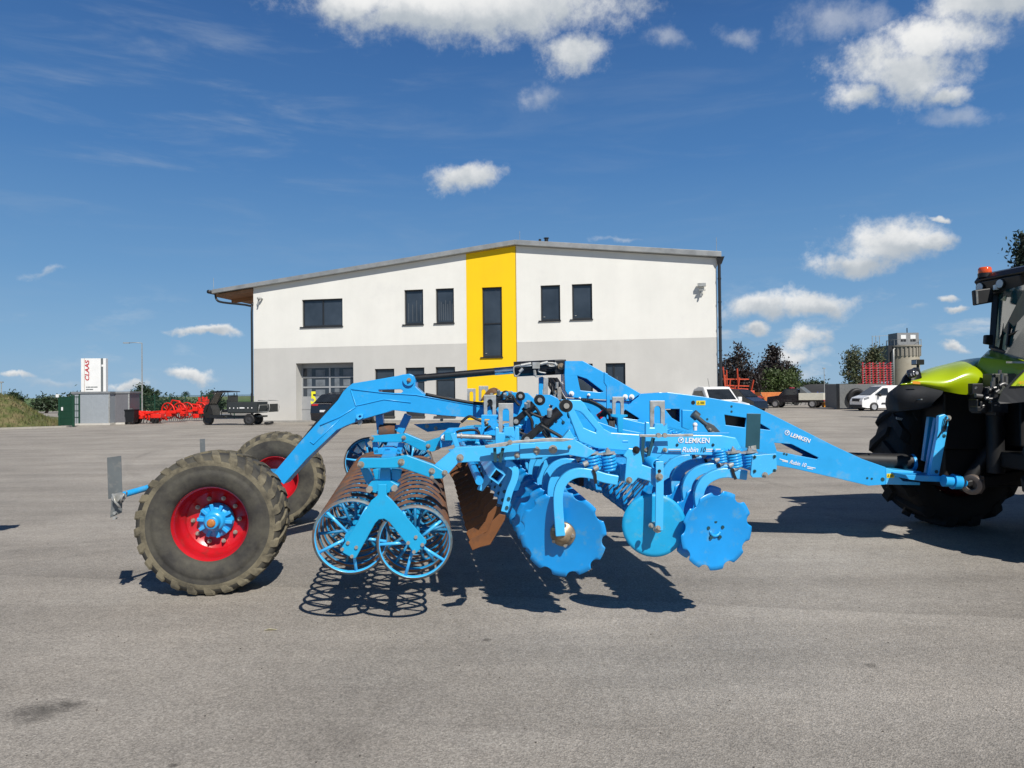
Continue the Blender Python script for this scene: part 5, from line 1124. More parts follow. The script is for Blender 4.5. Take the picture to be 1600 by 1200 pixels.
lamp(2, 640, 70, at(2, 598, 70).z, 0, 'lamp post at the far left edge behind the mound')
# red implements
rb_ = mat('bright_red', (.75, .022, .012), .45, var=.12, scale=4)
def implement(px, py, yaw, w, h, label, m, kind, seed, Y=None, cat='implement', grp=None):
    r_ = random.Random(seed); M = local(px, py, yaw, Y); t = thing('farm_implement', tuple(M.translation), label, cat, grp)
    if kind == 'mower':
        b = MB(); b.box((-w/2, -.3, .4), (w/2, -.15, .5))
        b.prism([V((-w/2, -.5, .1)), V((-w/2, .5, .1)), V((-w/2, .4, .32)), V((-w/2, -.35, .36))], V((w, 0, 0))); o = obj(b, M, 'deck', m, t, .03)
        for k in range(int(w/.5)):
            x = -w/2+.25+k*.5; b = MB(); b.box((x, -.54, .0), (x+.34, -.5, .26)); obj(b, M, 'guard', m, t)
        b = MB(); b.tube([(-.3, 0, .6), (-.25, 0, h), (.25, 0, h), (.3, 0, .6)], .06, 8); b.tube([(0, 0, h), (.2, .5, .6)], .05, 8); b.cyl((-.2, -.1, .85), (.25, -.1, .9), .14, n=14); obj(b, M, 'headstock', m, t)
        b = MB(); b.cyl((-w/2+.1, -.1, .25), (w/2-.1, -.1, .25), .12, n=14); b.cyl((-w*.3, .0, .75), (w*.3, .1, .7), .05, n=8); obj(b, M, 'rotor', black, t)
        for x in (-w*.3, w*.32): b = MB(); b.cyl((x, -.2, .62), (x, -.2, .85), .05, n=8); obj(b, M, 'warning_cap', white, t)
    elif kind == 'rake':
        for s_ in (-1, 1):
            b = MB(); c = V((s_*w*.22, 0, .75)); b.lathe([(.5, -.05), (.56, -.04), (.56, .04), (.5, .05)], c, V((.2, 1, .1)), 24, True, True)
            for k in range(10): an = k*.628; b.bar(c, c+V((math.cos(an)*.52, -.1*math.cos(an), math.sin(an)*.52)), .05, .03, V((0, 1, 0)))
            obj(b, M, 'rotor', m, t)
        b = MB(); b.bar((-w/2, 0, .65), (w/2, 0, .75), .16, .16); b.bar((0, 0, .6), (0, 0, h), .14, .14); b.tube([(-.5, 0, .7), (-.1, 0, h), (.4, 0, h*.95), (.6, 0, .7)], .06, 8); obj(b, M, 'frame', m, t)
        for k in range(6): x = r_.uniform(-w/2, w/2); z = r_.uniform(.3, .9); b = MB(); b.obox((x, -.3, z), V((r_.uniform(.1, .25), 0, 0)), V((0, .15, 0)), UP*r_.uniform(.08, .16)); obj(b, M, 'housing', m, t, .03)
        b = MB()
        for k in range(14): x = -w/2+w*k/13; b.bar((x, -.2, .6), (x+.05, -.5, .1), .02, .03)
        obj(b, M, 'tine_row', black, t)
    elif kind == 'stack':
        b = MB()
        for k in range(7): z = .35+h*.6*k/6*r_.uniform(.8, 1); b.bar((-w/2*r_.uniform(.6, 1), r_.uniform(-.5, .5), z), (w/2*r_.uniform(.6, 1), r_.uniform(-.5, .5), z+r_.uniform(-.2, .2)), .12, .1)
        for k in range(8): x = r_.uniform(-w/2, w/2); b.bar((x, r_.uniform(-.5, .5), .2), (x+r_.uniform(-.3, .3), r_.uniform(-.5, .5), h*r_.uniform(.5, 1)), .09, .09)
        obj(b, M, 'frame', m, t)
        for k in range(5): x = r_.uniform(-w/2, w/2); b = MB(); b.obox((x, r_.uniform(-.6, 0), r_.uniform(.4, h*.75)), V((r_.uniform(.15, .4), 0, 0)), V((0, .25, 0)), UP*r_.uniform(.1, .25)); obj(b, M, 'housing', m, t, .04)
        b = MB()
        for k in range(10): x = -w/2+w*k/9; b.tube([(x, -.4, .5), (x+.1, -.6, .3), (x, -.55, .05)], .025, 6)
        obj(b, M, 'tine_row', black, t)
        for x in (-w*.3, w*.3): b = MB(); b.cyl((x, -.5, .3), (x, -.3, .3), .3, n=18); obj(b, M, 'wheel', blackr, t)
    elif kind == 'hopper':
        b = MB(); b.prism([V((-w/2, -.6, h)), V((w/2, -.6, h)), V((w*.25, -.6, .55)), V((-w*.25, -.6, .55))], V((0, 1.2, 0))); obj(b, M, 'hopper', m, t, .03)
        b = MB(); b.box((-w*.4, -.7, .35), (w*.4, .7, .5)); b.bar((0, .8, .4), (0, -1., .4), .1, .1); b.tube([(-w/2, -.62, h), (-w*.3, -.62, .4)], .05, 6); b.tube([(w/2, -.62, h), (w*.3, -.62, .4)], .05, 6); obj(b, M, 'frame', black, t)
        for x in (-w*.3, w*.3): b = MB(); b.cyl((x-.1, -.3, .3), (x+.1, -.3, .3), .3, n=18); obj(b, M, 'wheel', blackr, t)
    elif kind == 'plough':
        b = MB(); side(b, [(-w/2, .05, .0), (-w/2, h*.5, .02), (-w*.3, h, .05), (0, h*.6, .02), (w/2, h*.55, .0), (w/2, .05, 0)], .5); obj(b, M, 'blade', m, t, .03)
        b = MB(); b.box((-w*.2, .2, .3), (w*.2, .7, .5)); b.bar((0, .3, .4), (0, .9, .8), .1, .1); b.cyl((-w*.3, .5, .15), (-w*.25, .5, .15), .15, n=12); obj(b, M, 'mounting', black, t)
    return t
implement(234, 661.5, R(-4), 2.0, .75, 'bright red low implement, leftmost of the red ones beside the bin', rb_, 'stack', 31)
implement(272, 659.5, R(-8), 1.9, 1.45, 'bright red rotary rake with a high arch, second from the bin', rb_, 'rake', 2)
implement(303, 657.5, R(-6), 2.2, 1.15, 'bright red wide rake between the arched one and the trike', rb_, 'rake', 3)
implement(318, 652, R(-6), 1.1, 2.1, 'tall bright red implement standing behind the trike nose', rb_, 'stack', 9)
redo = mat('orange_red', (.55, .075, .03), .5, var=.15, scale=4)
implement(1150, 637, R(5), 2.6, 4.1, 'tall orange red drill frame under the dark purple tree', redo, 'stack', 4, Y=66)
implement(1200, 634, R(10), 2.4, 1.5, 'orange red cultivator standing left of the flatbed pickup', mat('deep_orange', (.62, .19, .05), .5, var=.2, scale=4), 'hopper', 5, Y=72)
implement(1176, 637, R(10), 2.2, 1.4, 'rusty red tine frame beside the black hatchback', mat('dull_red', (.3, .04, .03), .6, var=.2), 'stack', 6, Y=64)
implement(1294, 633, R(-5), 2.0, 1.75, 'blue implement standing right of the flatbed pickup', blue, 'stack', 7, Y=76)
implement(1280, 631, R(-5), 2.2, 1.5, 'blue and violet implement behind the flatbed pickup', mat('violet_blue', (.05, .09, .3), .5, var=.3), 'stack', 12, Y=82)
implement(1297, 637, R(4), 1.5, .85, 'orange snow plough blade on the ground before the blue implement', mat('plough_orange', (.85, .33, .01), .45), 'plough', 8, Y=69)
implement(1222, 631, R(4), 4.6, 1.2, 'low grey green tine implement behind the flatbed pickup', mat('grey_green', (.16, .19, .14), .6, var=.3), 'stack', 15, Y=80)
# steel skip with a tyre
M = local(1350, 640, R(3), Y=62); sk = thing('steel_skip', tuple(M.translation), 'dark grey steel bin with a tractor tyre leaning on it behind the van', 'container')
skm = mat('skip_grey', (.14, .145, .145), .6, var=.15)
boxpart(M, sk, 'side_wall', (-2.2, 0, .1), (2.0, .1, 2.15), skm); boxpart(M, sk, 'side_wall', (-2.2, 2.2, .1), (2.0, 2.3, 2.15), skm); boxpart(M, sk, 'end_wall', (-2.3, 0, .1), (-2.2, 2.3, 2.15), skm); boxpart(M, sk, 'floor_pan', (-2.2, .1, .1), (2.0, 2.2, .2), skm)
boxpart(M, sk, 'corner_post', (-2.4, -.1, 0), (-2.2, .1, 2.2), black)
ty = MB(); ty.lathe([(.38, .16), (.6, .2), (.74, .15), (.76, 0), (.74, -.15), (.6, -.2), (.38, -.16)], (-.85, -.28, 1.05), V((0, 1, .12)), 36, True, True); ty.xf(M); tyo = ty.build('loose_tractor_tyre', blackr); tag(tyo, 'big loose tractor tyre leaning against the dark steel bin', 'tyre')
# red folded harrow
M = local(1370, 634, R(2), Y=74); hr = thing('folded_harrow', tuple(M.translation), 'tall red folded harrow rising behind the white van', 'harrow')
hred = mat('harrow_red', (.42, .016, .025), .5, var=.15)
zt_ = at(1370, 566, 74).z; zb_ = 1.2
for k in range(9):
    x = -1.45+2.9*k/8; b = MB(); b.bar((x, 0, zb_), (x, .1*(k % 2), zt_-.25*(k % 3 == 1)), .14, .12, V((0, 1, 0))); obj(b, M, 'upright', hred, hr)
    b = MB()
    for j in range(13):
        z = zb_+.2+(zt_-zb_-.4)*j/12; b.bar((x-.05, -.1, z), (x+.22, -.16, z+.12), .035, .035)
    obj(b, M, 'tine_row', hred if k % 2 else steel, hr)
b = MB(); b.bar((-1.5, -.05, zt_-.6), (1.5, -.05, zt_-.6), .12, .12); b.bar((-1.5, -.05, zb_+.7), (1.5, -.05, zb_+.7), .12, .12); b.bar((-3.6, -.05, zb_+.9), (-1.5, -.05, zb_+1.0), .14, .14); b.bar((-3.4, -.05, zb_+.9), (-3.4, -.05, zb_+1.7), .1, .1); b.bar((-1.2, 0, .3), (-1.2, 0, zb_+.7), .2, .2); b.bar((1.2, 0, .3), (1.2, 0, zb_+.7), .2, .2); b.bar((-2.6, -.05, zb_+.5), (-2.6, -.05, zb_+1.5), .1, .1); obj(b, M, 'frame', hred, hr)
for x in (-1.2, 1.2): b = MB(); b.cyl((x, -.2, .5), (x, .2, .5), .5, n=20); obj(b, M, 'wheel', blackr, hr)
# silo
ps = V((at(1413, 600, 120).x, 120, 0)); si = thing('concrete_silo', tuple(ps), 'round grey concrete silo tower with a square head house', 'silo')
conc = mat('silo_concrete', (.36, .32, .25), .9, var=.12, scale=.5, col2=(.42, .39, .32), mix2=.3, sc2=.3)
ks = 120/F; r_s = 23.5*ks; z1_ = at(1413, 541, 120).z; z2_ = at(1413, 557, 120).z; z3_ = at(1413, 521, 120).z
b = MB(); b.cyl(ps, ps+UP*z2_, r_s*.93, n=40); b.build('shaft', conc, si)
b = MB(); b.cyl(ps+UP*z2_, ps+UP*z1_, r_s*.95, n=40); b.cyl(ps+UP*(z1_-.15), ps+UP*(z1_+.1), r_s*1.06, n=40)
for k in range(26): an = k*2*math.pi/26; d = V((math.cos(an), math.sin(an), 0)); b.bar(ps+d*r_s*.97+UP*z2_, ps+d*r_s*.97+UP*z1_, .22, .22, d)
b.build('crown_ribs', mat('silo_crown', (.28, .26, .22), .9, var=.15), si)
b = MB(); hw = 17*ks; b.box(ps+V((-hw, -hw*.8, z1_)), ps+V((hw*.95, hw*.8, z3_))); hh_ = b.build('head_house', mat('head_house_grey', (.22, .23, .24), .8, var=.1), si)
for x in (-hw*.45, hw*.42):
    b = MB(); c = ps+V((x, -hw*.8, (z1_+z3_)/2+.35)); b.obox(c, V((.42, 0, 0)), V((0, .03, 0)), UP*.35); w_ = b.build('window', white, hh_)
    b = MB(); b.obox(c-UP*.5, V((.42, 0, 0)), V((0, .04, 0)), UP*.22); b.build('grille', anth, w_)
b = MB(); b.cyl(ps+V((.6, 0, z3_)), ps+V((.6, 0, z3_+.9)), .08, n=8); b.build('mast', anth, si)
b = MB(); b.tube([ps+V((-r_s*1.0, -1.5, 1)), ps+V((-r_s*1.0, -1.5, z1_-.6)), ps+V((-r_s*.8, -1.2, z1_-.3))], .14, 8); b.build('pipe', steel, si)
b = MB(); b.box(ps+V((-r_s*1.25, -1, 3)), ps+V((-r_s*.95, 1.5, z1_+.1))); b.build('stair_shaft', anth, si)
b = MB()
for k in range(24): an = k*2*math.pi/24; d = V((math.cos(an), math.sin(an), 0)); b.cyl(ps+d*r_s*1.03+UP*z1_, ps+d*r_s*1.03+UP*(z1_+1.0), .03, n=5)
b.tube([ps+V((math.cos(k*.2618), math.sin(k*.2618), 0))*r_s*1.03+UP*(z1_+1.0) for k in range(24)], .03, 5, True)
for x in (-5.2, -4.6, -4.0): b.cyl(ps+V((x, 0, 5)), ps+V((x, 0, z1_+1.8)), .05, n=6)
b.bar(ps+V((-5.2, 0, z1_+1.7)), ps+V((-2.5, 0, z1_+1.8)), .06, .06); b.build('railing', steel, si)
# unseen boom added left of the view to cast a shadow into it
mt_ = thing('shadow_caster', (-8.2, 7.3, 0), 'added unseen boom that casts the shadow on the asphalt at the left edge', 'machine')
b = MB(); b.bar((-5.86, 8.0, 1.7), (-8.4, 7.3, 1.65), .12, .16); b.bar((-8.2, 7.3, 0), (-8.2, 7.3, 1.75), .16, .16, V((0, 1, 0))); b.build('boom', tblk, mt_, .01)
b = MB(); b.prism([V((-5.95, 8.2, 1.45)), V((-6.6, 8.2, 1.15)), V((-6.9, 8.1, 1.66)), V((-6.1, 8.15, 1.66))], V((0, -.25, 0))); b.build('shadow_plate', tblk, mt_, .01)
b = MB(); b.box((-8.9, 6.8, .0), (-7.6, 7.8, .3)); b.build('base', tblk, mt_, .02)
# ---- trees
def leaf_mat(name, c, c2): return mat(name, c, .6, var=.35, scale=1.6, col2=c2, mix2=.3, sc2=1.2)
def tree(px, Y, zbase, blobs, n, lm, leaf, label, kind='broadleaf_tree', trunk=True, seed=1, cat='tree', tr=.16):
    r_ = random.Random(seed); x0 = at(px, 600, Y).x; t = thing(kind, (x0, Y, zbase), label, cat); k = Y/F
    B = []
    for bx_, by, rx, ry in blobs: c = at(bx_, by, Y); B.append((c, rx*k, ry*k))
    b = MB(); top = max(c.z for c, _, _ in B)
    b.tube([(x0, Y, zbase), (x0+.1, Y, zbase+(top-zbase)*.35), (x0-.05, Y, zbase+(top-zbase)*.7), (x0, Y, top)], [tr, tr*.8, tr*.5, tr*.2], 8)
    for c, rx, ry in B:
        for q in range(2): b.tube([(x0, Y, zbase+(top-zbase)*r_.uniform(.2, .5)), V((x0, Y, 0)).lerp(V((c.x, c.y, 0)), .5)+UP*(c.z-ry*.3), c+V((r_.uniform(-.6, .6)*rx, r_.uniform(-.5, .5)*rx, r_.uniform(-.2, .5)*ry))], [tr*.4, tr*.25, tr*.1], 5)
    b.build('trunk', mat('bark', (.09, .07, .05), .9, var=.3), t)
    b = MB(); w = [rx*ry for _, rx, ry in B]
    # leaf clusters: sprays of small leaves around random twig points
    cl = []
    for _ in range(n//14):
        c, rx, ry = r_.choices(B, w)[0]
        u = V((r_.gauss(0, 1), r_.gauss(0, 1), r_.gauss(0, 1))).normalized()*(r_.random()**.42)
        cl.append((V((c.x+u.x*rx, c.y+u.y*rx, c.z+u.z*ry)), r_.uniform(.5, 1.25)))
    for c, s_ in cl:
        for _ in range(14):
            p = c+V((r_.gauss(0, 1), r_.gauss(0, 1), r_.gauss(0, .8)))*leaf*1.7*s_
            if p.z < zbase+.1: continue
            a = V((r_.gauss(0, 1), r_.gauss(0, 1), r_.gauss(0, 1))).normalized()*leaf*r_.uniform(.5, 1.1); q = a.orthogonal().normalized()*leaf*r_.uniform(.3, .55); q.rotate(Matrix.Rotation(r_.uniform(0, 6.28), 3, a))
            b.add([p-a, p+q*.8-a*.1, p+a, p-q*.8+a*.1], [(0, 1, 2, 3)])
    b.build('crown', lm, t); return t
purp = leaf_mat('purple_leaves', (.017, .011, .011), (.03, .022, .014)); grn = leaf_mat('green_leaves', (.045, .075, .018), (.08, .11, .03)); dgrn = leaf_mat('dark_leaves', (.02, .042, .018), (.04, .06, .02)); sgrn = leaf_mat('silver_green_leaves', (.06, .08, .035), (.12, .10, .05)); conif = leaf_mat('conifer_needles', (.012, .03, .02), (.025, .05, .03))
tree(1154, 75, 0, [(1153, 560, 16, 16), (1140, 580, 20, 18), (1170, 582, 20, 18), (1152, 600, 34, 22), (1152, 548, 8, 7), (1130, 600, 18, 18), (1175, 605, 16, 18)], 7000, purp, .21, 'dark purple leaved tree beside the hall corner', seed=2)
tree(1208, 80, 0, [(1209, 557, 12, 14), (1200, 575, 17, 17), (1220, 578, 17, 16), (1206, 595, 30, 20), (1236, 588, 10, 12), (1208, 547, 6, 6)], 6500, purp, .21, 'second dark purple tree, to the right of the first', seed=3)
tree(1212, 77, 0, [(1212, 598, 22, 18), (1190, 608, 18, 16), (1235, 598, 14, 18), (1205, 586, 14, 10), (1240, 582, 7, 8)], 6000, grn, .19, 'bushy green tree in front of the purple ones', seed=4)
tree(1340, 100, 0, [(1334, 560, 13, 18), (1331, 580, 12, 15), (1345, 595, 18, 18), (1338, 612, 16, 16), (1362, 590, 12, 16)], 5200, sgrn, .24, 'loose pale green tree left of the silo', seed=5)
tree(1362, 104, 0, [(1364, 560, 12, 13), (1358, 575, 12, 12), (1368, 548, 6, 6), (1368, 585, 9, 14)], 3600, sgrn, .24, 'pale green tree with thin top beside the silo stairs', seed=6)
tree(1602, 36, 0, [(1603, 392, 9, 16), (1603, 420, 13, 18), (1606, 450, 19, 22), (1608, 490, 24, 26), (1610, 530, 28, 30), (1600, 372, 3, 9)], 9000, conif, .16, 'dark conifer standing behind the tractor cab', 'conifer_tree', seed=7, tr=.2)
# shrubs and low trees at the left
tree(225, 70, 0, [(210, 628, 14, 10), (228, 622, 14, 12), (222, 612, 5, 7), (246, 632, 12, 9), (262, 636, 12, 8)], 5000, dgrn, .2, 'dark bushy thicket behind the street lamp', 'shrub', seed=8, cat='shrub')
tree(280, 74, 0, [(280, 634, 12, 9), (298, 638, 12, 7), (266, 632, 8, 7)], 3000, dgrn, .2, 'dark shrub behind the red implements', 'shrub', seed=9, cat='shrub')
tree(330, 76, 0, [(330, 622, 9, 8), (320, 630, 10, 9), (340, 632, 10, 8)], 2600, dgrn, .2, 'dark shrub behind the trike canopy', 'shrub', seed=10, cat='shrub')
tree(72, 80, 0, [(74, 629, 12, 8), (60, 632, 8, 6), (90, 630, 9, 8)], 2600, dgrn, .2, 'dark shrub behind the gate', 'shrub', seed=11, cat='shrub')
tree(20, 90, 0, [(20, 621, 5, 6), (31, 624, 4, 5), (14, 624, 4, 4)], 1000, dgrn, .22, 'small dark bush behind the grassy mound', 'shrub', seed=12, cat='shrub')
tree(115, 66, 0, [(116, 624, 8, 9), (122, 634, 8, 9), (112, 636, 6, 8)], 1800, dgrn, .18, 'dark shrub between gate and sign pylon', 'shrub', seed=13, cat='shrub')
tree(245, 420, 1.2, [(245, 614, 3.0, 2.0)], 350, dgrn, .5, 'tiny lone tree on the far field above the arched rake', 'field_tree', seed=14)
tree(290, 430, 1.2, [(290, 616, 2.2, 1.6)], 300, dgrn, .5, 'tiny lone tree on the far field left of the trike', 'field_tree', seed=16)
tree(1266, 170, 0, [(1255, 603, 9, 4), (1270, 602, 12, 5), (1285, 605, 9, 4)], 1800, dgrn, .4, 'far dark thicket on the slag mound', 'shrub', seed=17, cat='shrub')
# ================================================================== ground, mound, fields
def grid(name, x0, x1, y0, y1, nx, ny, hf, m):
    vs = [(x0+(x1-x0)*i/nx, y0+(y1-y0)*j/ny, 0) for j in range(ny+1) for i in range(nx+1)]; vs = [(x, y, hf(x, y)) for x, y, _ in vs]
    b = MB(); b.add(vs, [(j*(nx+1)+i, j*(nx+1)+i+1, (j+1)*(nx+1)+i+1, (j+1)*(nx+1)+i) for j in range(ny) for i in range(nx)], True); return struct(b.build(name, m))
b = MB(); b.add([(-70, -30, 0), (110, -30, 0), (110, 100, 0), (-70, 100, 0)], [(0, 1, 2, 3)]); struct(b.build('yard', asph()))
earth = mat('field_earth', (.12, .13, .05), .95, var=.2, scale=.05)
b = MB(); b.add([(-3000, -500, -.03), (3000, -500, -.03), (3000, 5000, -.03), (-3000, 5000, -.03)], [(0, 1, 2, 3)]); struct(b.build('ground', earth))
fieldm = mat('green_field', (.10, .17, .045), .95, var=.2, scale=.02, col2=(.2, .2, .09), mix2=.3, sc2=.01)
grid('field', -420, -10, 66, 560, 30, 30, lambda x, y: -.02+max(0, (y-90))/330*1.35*(1 if y < 420 else max(0, 1-(y-420)/140)), fieldm)
slag = mat('slag_earth', (.05, .047, .042), .95, var=.25, scale=.3)
grid('slag_mound', 58, 130, 128, 200, 40, 20, lambda x, y: max(-.02, 2.9*min(1, (x-60)/8)*min(1, max(0, (130-x)/12))*min(1, (y-130)/14)*min(1, (200-y)/20)+noise.noise(V((x*.2, y*.2, 0)))*.25-.02), slag)
# grassy mound at the left
gm = mat('dry_grass', (.085, .105, .028), .95, var=.35, scale=3, col2=(.2, .16, .08), mix2=.35, sc2=1.2)
E0, E1 = gp(-120, 675), gp(92, 668)
def mound(x, y):
    ed = E0.y+(E1.y-E0.y)*(x-E0.x)/(E1.x-E0.x)         # kerb line
    d = y-ed
    if d < 0: return -.02
    fx = min(1, max(0, (-x/y-.622)/.085)); fx = fx*fx*(3-2*fx)
    return 1.75*fx*min(1, d/4.5)*(1 if y < 56 else max(0, (66-y)/10))+noise.noise(V((x*.8, y*.8, 0)))*.12*fx-.01
mo = grid('grassy_mound', -50, E1.x+1, E0.y-1.5, 66, 70, 60, mound, gm)
b = MB(); r_ = random.Random(21)
for _ in range(9000):
    x = r_.uniform(-42, E1.x+.2); y = E0.y+r_.random()**1.6*14-1; h = mound(x, y)
    if h < .0: continue
    hh = r_.uniform(.1, .34); a = r_.uniform(0, 6.28); w = .035; lx, ly = r_.uniform(-.12, .12), r_.uniform(-.12, .12)
    b.add([(x-w*math.cos(a), y-w*math.sin(a), h-.02), (x+w*math.cos(a), y+w*math.sin(a), h-.02), (x+lx, y+ly, h+hh)], [(0, 1, 2)])
g = b.build('grass', gm); g['kind'] = 'stuff'
b = MB(); b.prism([E0+V((0, -.12, 0)), E1+V((.5, -.12, 0)), E1+V((.5, .1, 0)), E0+V((0, .1, 0))], UP*.1); struct(b.build('kerb', mat('kerb_concrete', (.34, .32, .28), .9)))
b = MB(); p = gp(422, 985); b.add([p+V((x, y, z)) for x, y, z in ((-.04, -.01, .004), (0, -.02, .02), (.05, .0, .006), (.01, .02, .004))], [(0, 1, 2, 3)]); lf = b.build('dry_leaf', mat('pale_leaf', (.6, .55, .35), .8)); solid(lf, .002); tag(lf, 'small pale dry leaf lying on the asphalt', 'leaf')
# loose grit
b = MB(); r_ = random.Random(5)
for k in range(260):
    y = 3.0+r_.random()**1.5*9; x = r_.uniform(-.75, .75)*y; s_ = r_.uniform(.002, .006); c = V((x, y, s_*.5)); b.ball(c, s_, 6, (1, r_.uniform(.6, 1.2), .6))
gr = b.build('grit', mat('grit_stone', (.10, .09, .08), .9, var=.4)); gr['kind'] = 'stuff'
# ================================================================== sun, sky, clouds
SUN_EL = R(44); sdir = V((.42, -.95, 0)).normalized()*math.cos(SUN_EL)+UP*math.sin(SUN_EL)
sl = bpy.data.lights.new('sun', 'SUN'); sl.energy = 5.0; sl.angle = R(.5); sl.color = (1, .955, .88)
so_ = bpy.data.objects.new('sun', sl); COL.objects.link(so_); so_.rotation_euler = sdir.to_track_quat('Z', 'Y').to_euler()
w = bpy.data.worlds.new('World'); sc.world = w; w.use_nodes = True; nt = w.node_tree; L = nt.links.new
bg = nt.nodes['Background']; bg.inputs['Strength'].default_value = .1
sky = nt.nodes.new('ShaderNodeTexSky'); sky.sky_type = 'NISHITA'; sky.sun_disc = False; sky.sun_elevation = SUN_EL; sky.sun_rotation = math.atan2(sdir.x, sdir.y)
sky.air_density = 1.0; sky.dust_density = .6; sky.ozone_density = 2.5; sky.altitude = 200
tc = nt.nodes.new('ShaderNodeTexCoord'); D = tc.outputs['Generated']
def M_(op, a, b_=None, clamp=False):
    n = nt.nodes.new('ShaderNodeMath'); n.operation = op; n.use_clamp = clamp
    for i, x in enumerate((a, b_)):
        if x is None: continue
        if isinstance(x, (int, float)): n.inputs[i].default_value = x
        else: L(x, n.inputs[i])
    return n.outputs[0]
def VM(op, a, b_=None):
    n = nt.nodes.new('ShaderNodeVectorMath'); n.operation = op
    for i, x in enumerate((a, b_)):
        if x is None: continue
        if isinstance(x, tuple): n.inputs[i].default_value = x
        else: L(x, n.inputs[i])
    return n.outputs['Value'] if op == 'LENGTH' else n.outputs[0]
def NZ(vec, s, d, r=.55, ds=0.):
    n = nd(nt, 'ShaderNodeTexNoise', Scale=s, Detail=d, Roughness=r, Distortion=ds); L(vec, n.inputs['Vector']); return n
def RG(v, a, b_, c, d, smooth=True):
    n = nt.nodes.new('ShaderNodeMapRange'); n.interpolation_type = 'SMOOTHSTEP' if smooth else 'LINEAR'; L(v, n.inputs[0])
    for i, x in zip((1, 2, 3, 4), (a, b_, c, d)): n.inputs[i].default_value = x
    return n.outputs[0]
# gradient tint of the clear sky
s0_ = nt.nodes.new('ShaderNodeSeparateXYZ'); L(D, s0_.inputs[0])
rp = nt.nodes.new('ShaderNodeValToRGB'); L(M_('MULTIPLY', s0_.outputs[2], 1.0, True), rp.inputs[0]); el = rp.color_ramp.elements
for p_, c_ in ((0, (.30, .47, .65)), (.06, (.225, .415, .635)), (.16, (.14, .315, .57)), (.30, (.070, .205, .47)), (.45, (.042, .135, .36)), (.62, (.012, .045, .15)), (1, (.006, .025, .09))):
    x_ = el[0] if p_ == 0 else (el[len(el)-1] if p_ == 1 else el.new(p_)); x_.color = (*c_, 1)
tn_ = VM('MULTIPLY', rp.outputs[0], (10., 10., 10.))
hs = nt.nodes.new('ShaderNodeMix'); hs.data_type = 'RGBA'; hs.inputs[0].default_value = .95; L(sky.outputs[0], hs.inputs[6]); L(tn_, hs.inputs[7])
# warp the direction a little so that cloud edges billow
nz = NZ(D, 9, 6, .6); wv = VM('SUBTRACT', nz.outputs['Color'], (.5, .5, .5)); wv = VM('MULTIPLY', wv, (.13, .0, .07)); DW = VM('ADD', D, wv)
sx = nt.nodes.new('ShaderNodeSeparateXYZ'); L(DW, sx.inputs[0]); yy = M_('MAXIMUM', sx.outputs[1], .05)
pxn = M_('DIVIDE', sx.outputs[0], yy); pzn = M_('DIVIDE', sx.outputs[2], yy); cb = nt.nodes.new('ShaderNodeCombineXYZ'); L(pxn, cb.inputs[0]); L(pzn, cb.inputs[1]); Pv = cb.outputs[0]
CL = [(740, 8, 250, 62, 1.15), (560, 2, 100, 40, .95), (900, 90, 82, 52, .62), (650, 25, 140, 38, .9), (838, 148, 36, 20, .38), (1415, 110, 125, 62, .85), (1462, 62, 85, 42, .9), (1545, 5, 110, 42, .75), (1482, 142, 58, 20, .9), (1330, 150, 70, 34, .6), (1500, 176, 72, 18, .42), (1330, 40, 95, 34, .45), (1160, 56, 48, 22, .25), (1050, 62, 34, 20, .25),
      (722, 271, 78, 25, 1), (1385, 382, 100, 40, 1), (1325, 412, 62, 24, .9), (1450, 383, 60, 20, .8), (1182, 480, 68, 26, 1), (1275, 480, 66, 22, .95), (312, 517, 62, 9, .9), (1168, 520, 28, 11, .8), (1262, 528, 34, 18, .8), (1250, 552, 60, 18, .55), (1502, 484, 26, 8, .7), (1484, 466, 26, 8, .6), (300, 590, 64, 11, .75), (75, 597, 62, 9, .45), (208, 600, 28, 8, .6), (1502, 548, 30, 8, .7), (72, 415, 44, 6, .3), (1475, 342, 22, 7, .5), (970, 376, 32, 5, .4), (1200, 545, 16, 6, .7), (1430, 475, 28, 7, .3), (1190, 585, 80, 12, .45), (20, 590, 30, 7, .6)]
acc = None; shd = None; acc2 = None
for (cx, cy, a, c, wt) in CL:
    d = ray(cx, cy); d = d/d.y; ra, rc = a/F, c/F
    v = VM('SUBTRACT', Pv, (d.x, d.z, 0)); v = VM('MULTIPLY', v, (1/ra, 1/rc, 0)); m = M_('MULTIPLY', M_('SUBTRACT', 1., VM('LENGTH', v)), 1.)
    m = M_('ADD', m, (wt-1)*.55)
    if wt < .5: acc2 = M_('ADD', m, .15) if acc2 is None else M_('MAXIMUM', acc2, M_('ADD', m, .15))
    else: acc = m if acc is None else M_('MAXIMUM', acc, m)
    s3 = nt.nodes.new('ShaderNodeSeparateXYZ'); L(v, s3.inputs[0]); h_ = M_('MULTIPLY', s3.outputs[1], M_('MAXIMUM', M_('ADD', m, .45), 0.)); shd = h_ if shd is None else M_('ADD', shd, h_)
n2 = NZ(D, 22, 10, .68).outputs['Fac']; n3 = NZ(D, 7, 5, .55).outputs['Fac']
dens = M_('ADD', acc, M_('MULTIPLY', M_('SUBTRACT', n2, .5), 1.75)); dens = M_('ADD', dens, M_('MULTIPLY', M_('SUBTRACT', n3, .5), .7))
alpha = RG(dens, -.18, .62, 0, .98)
thin = RG(M_('ADD', acc2, M_('MULTIPLY', M_('SUBTRACT', n2, .5), 2.2)), -.4, .9, 0, .42); alpha = M_('MAXIMUM', alpha, thin)
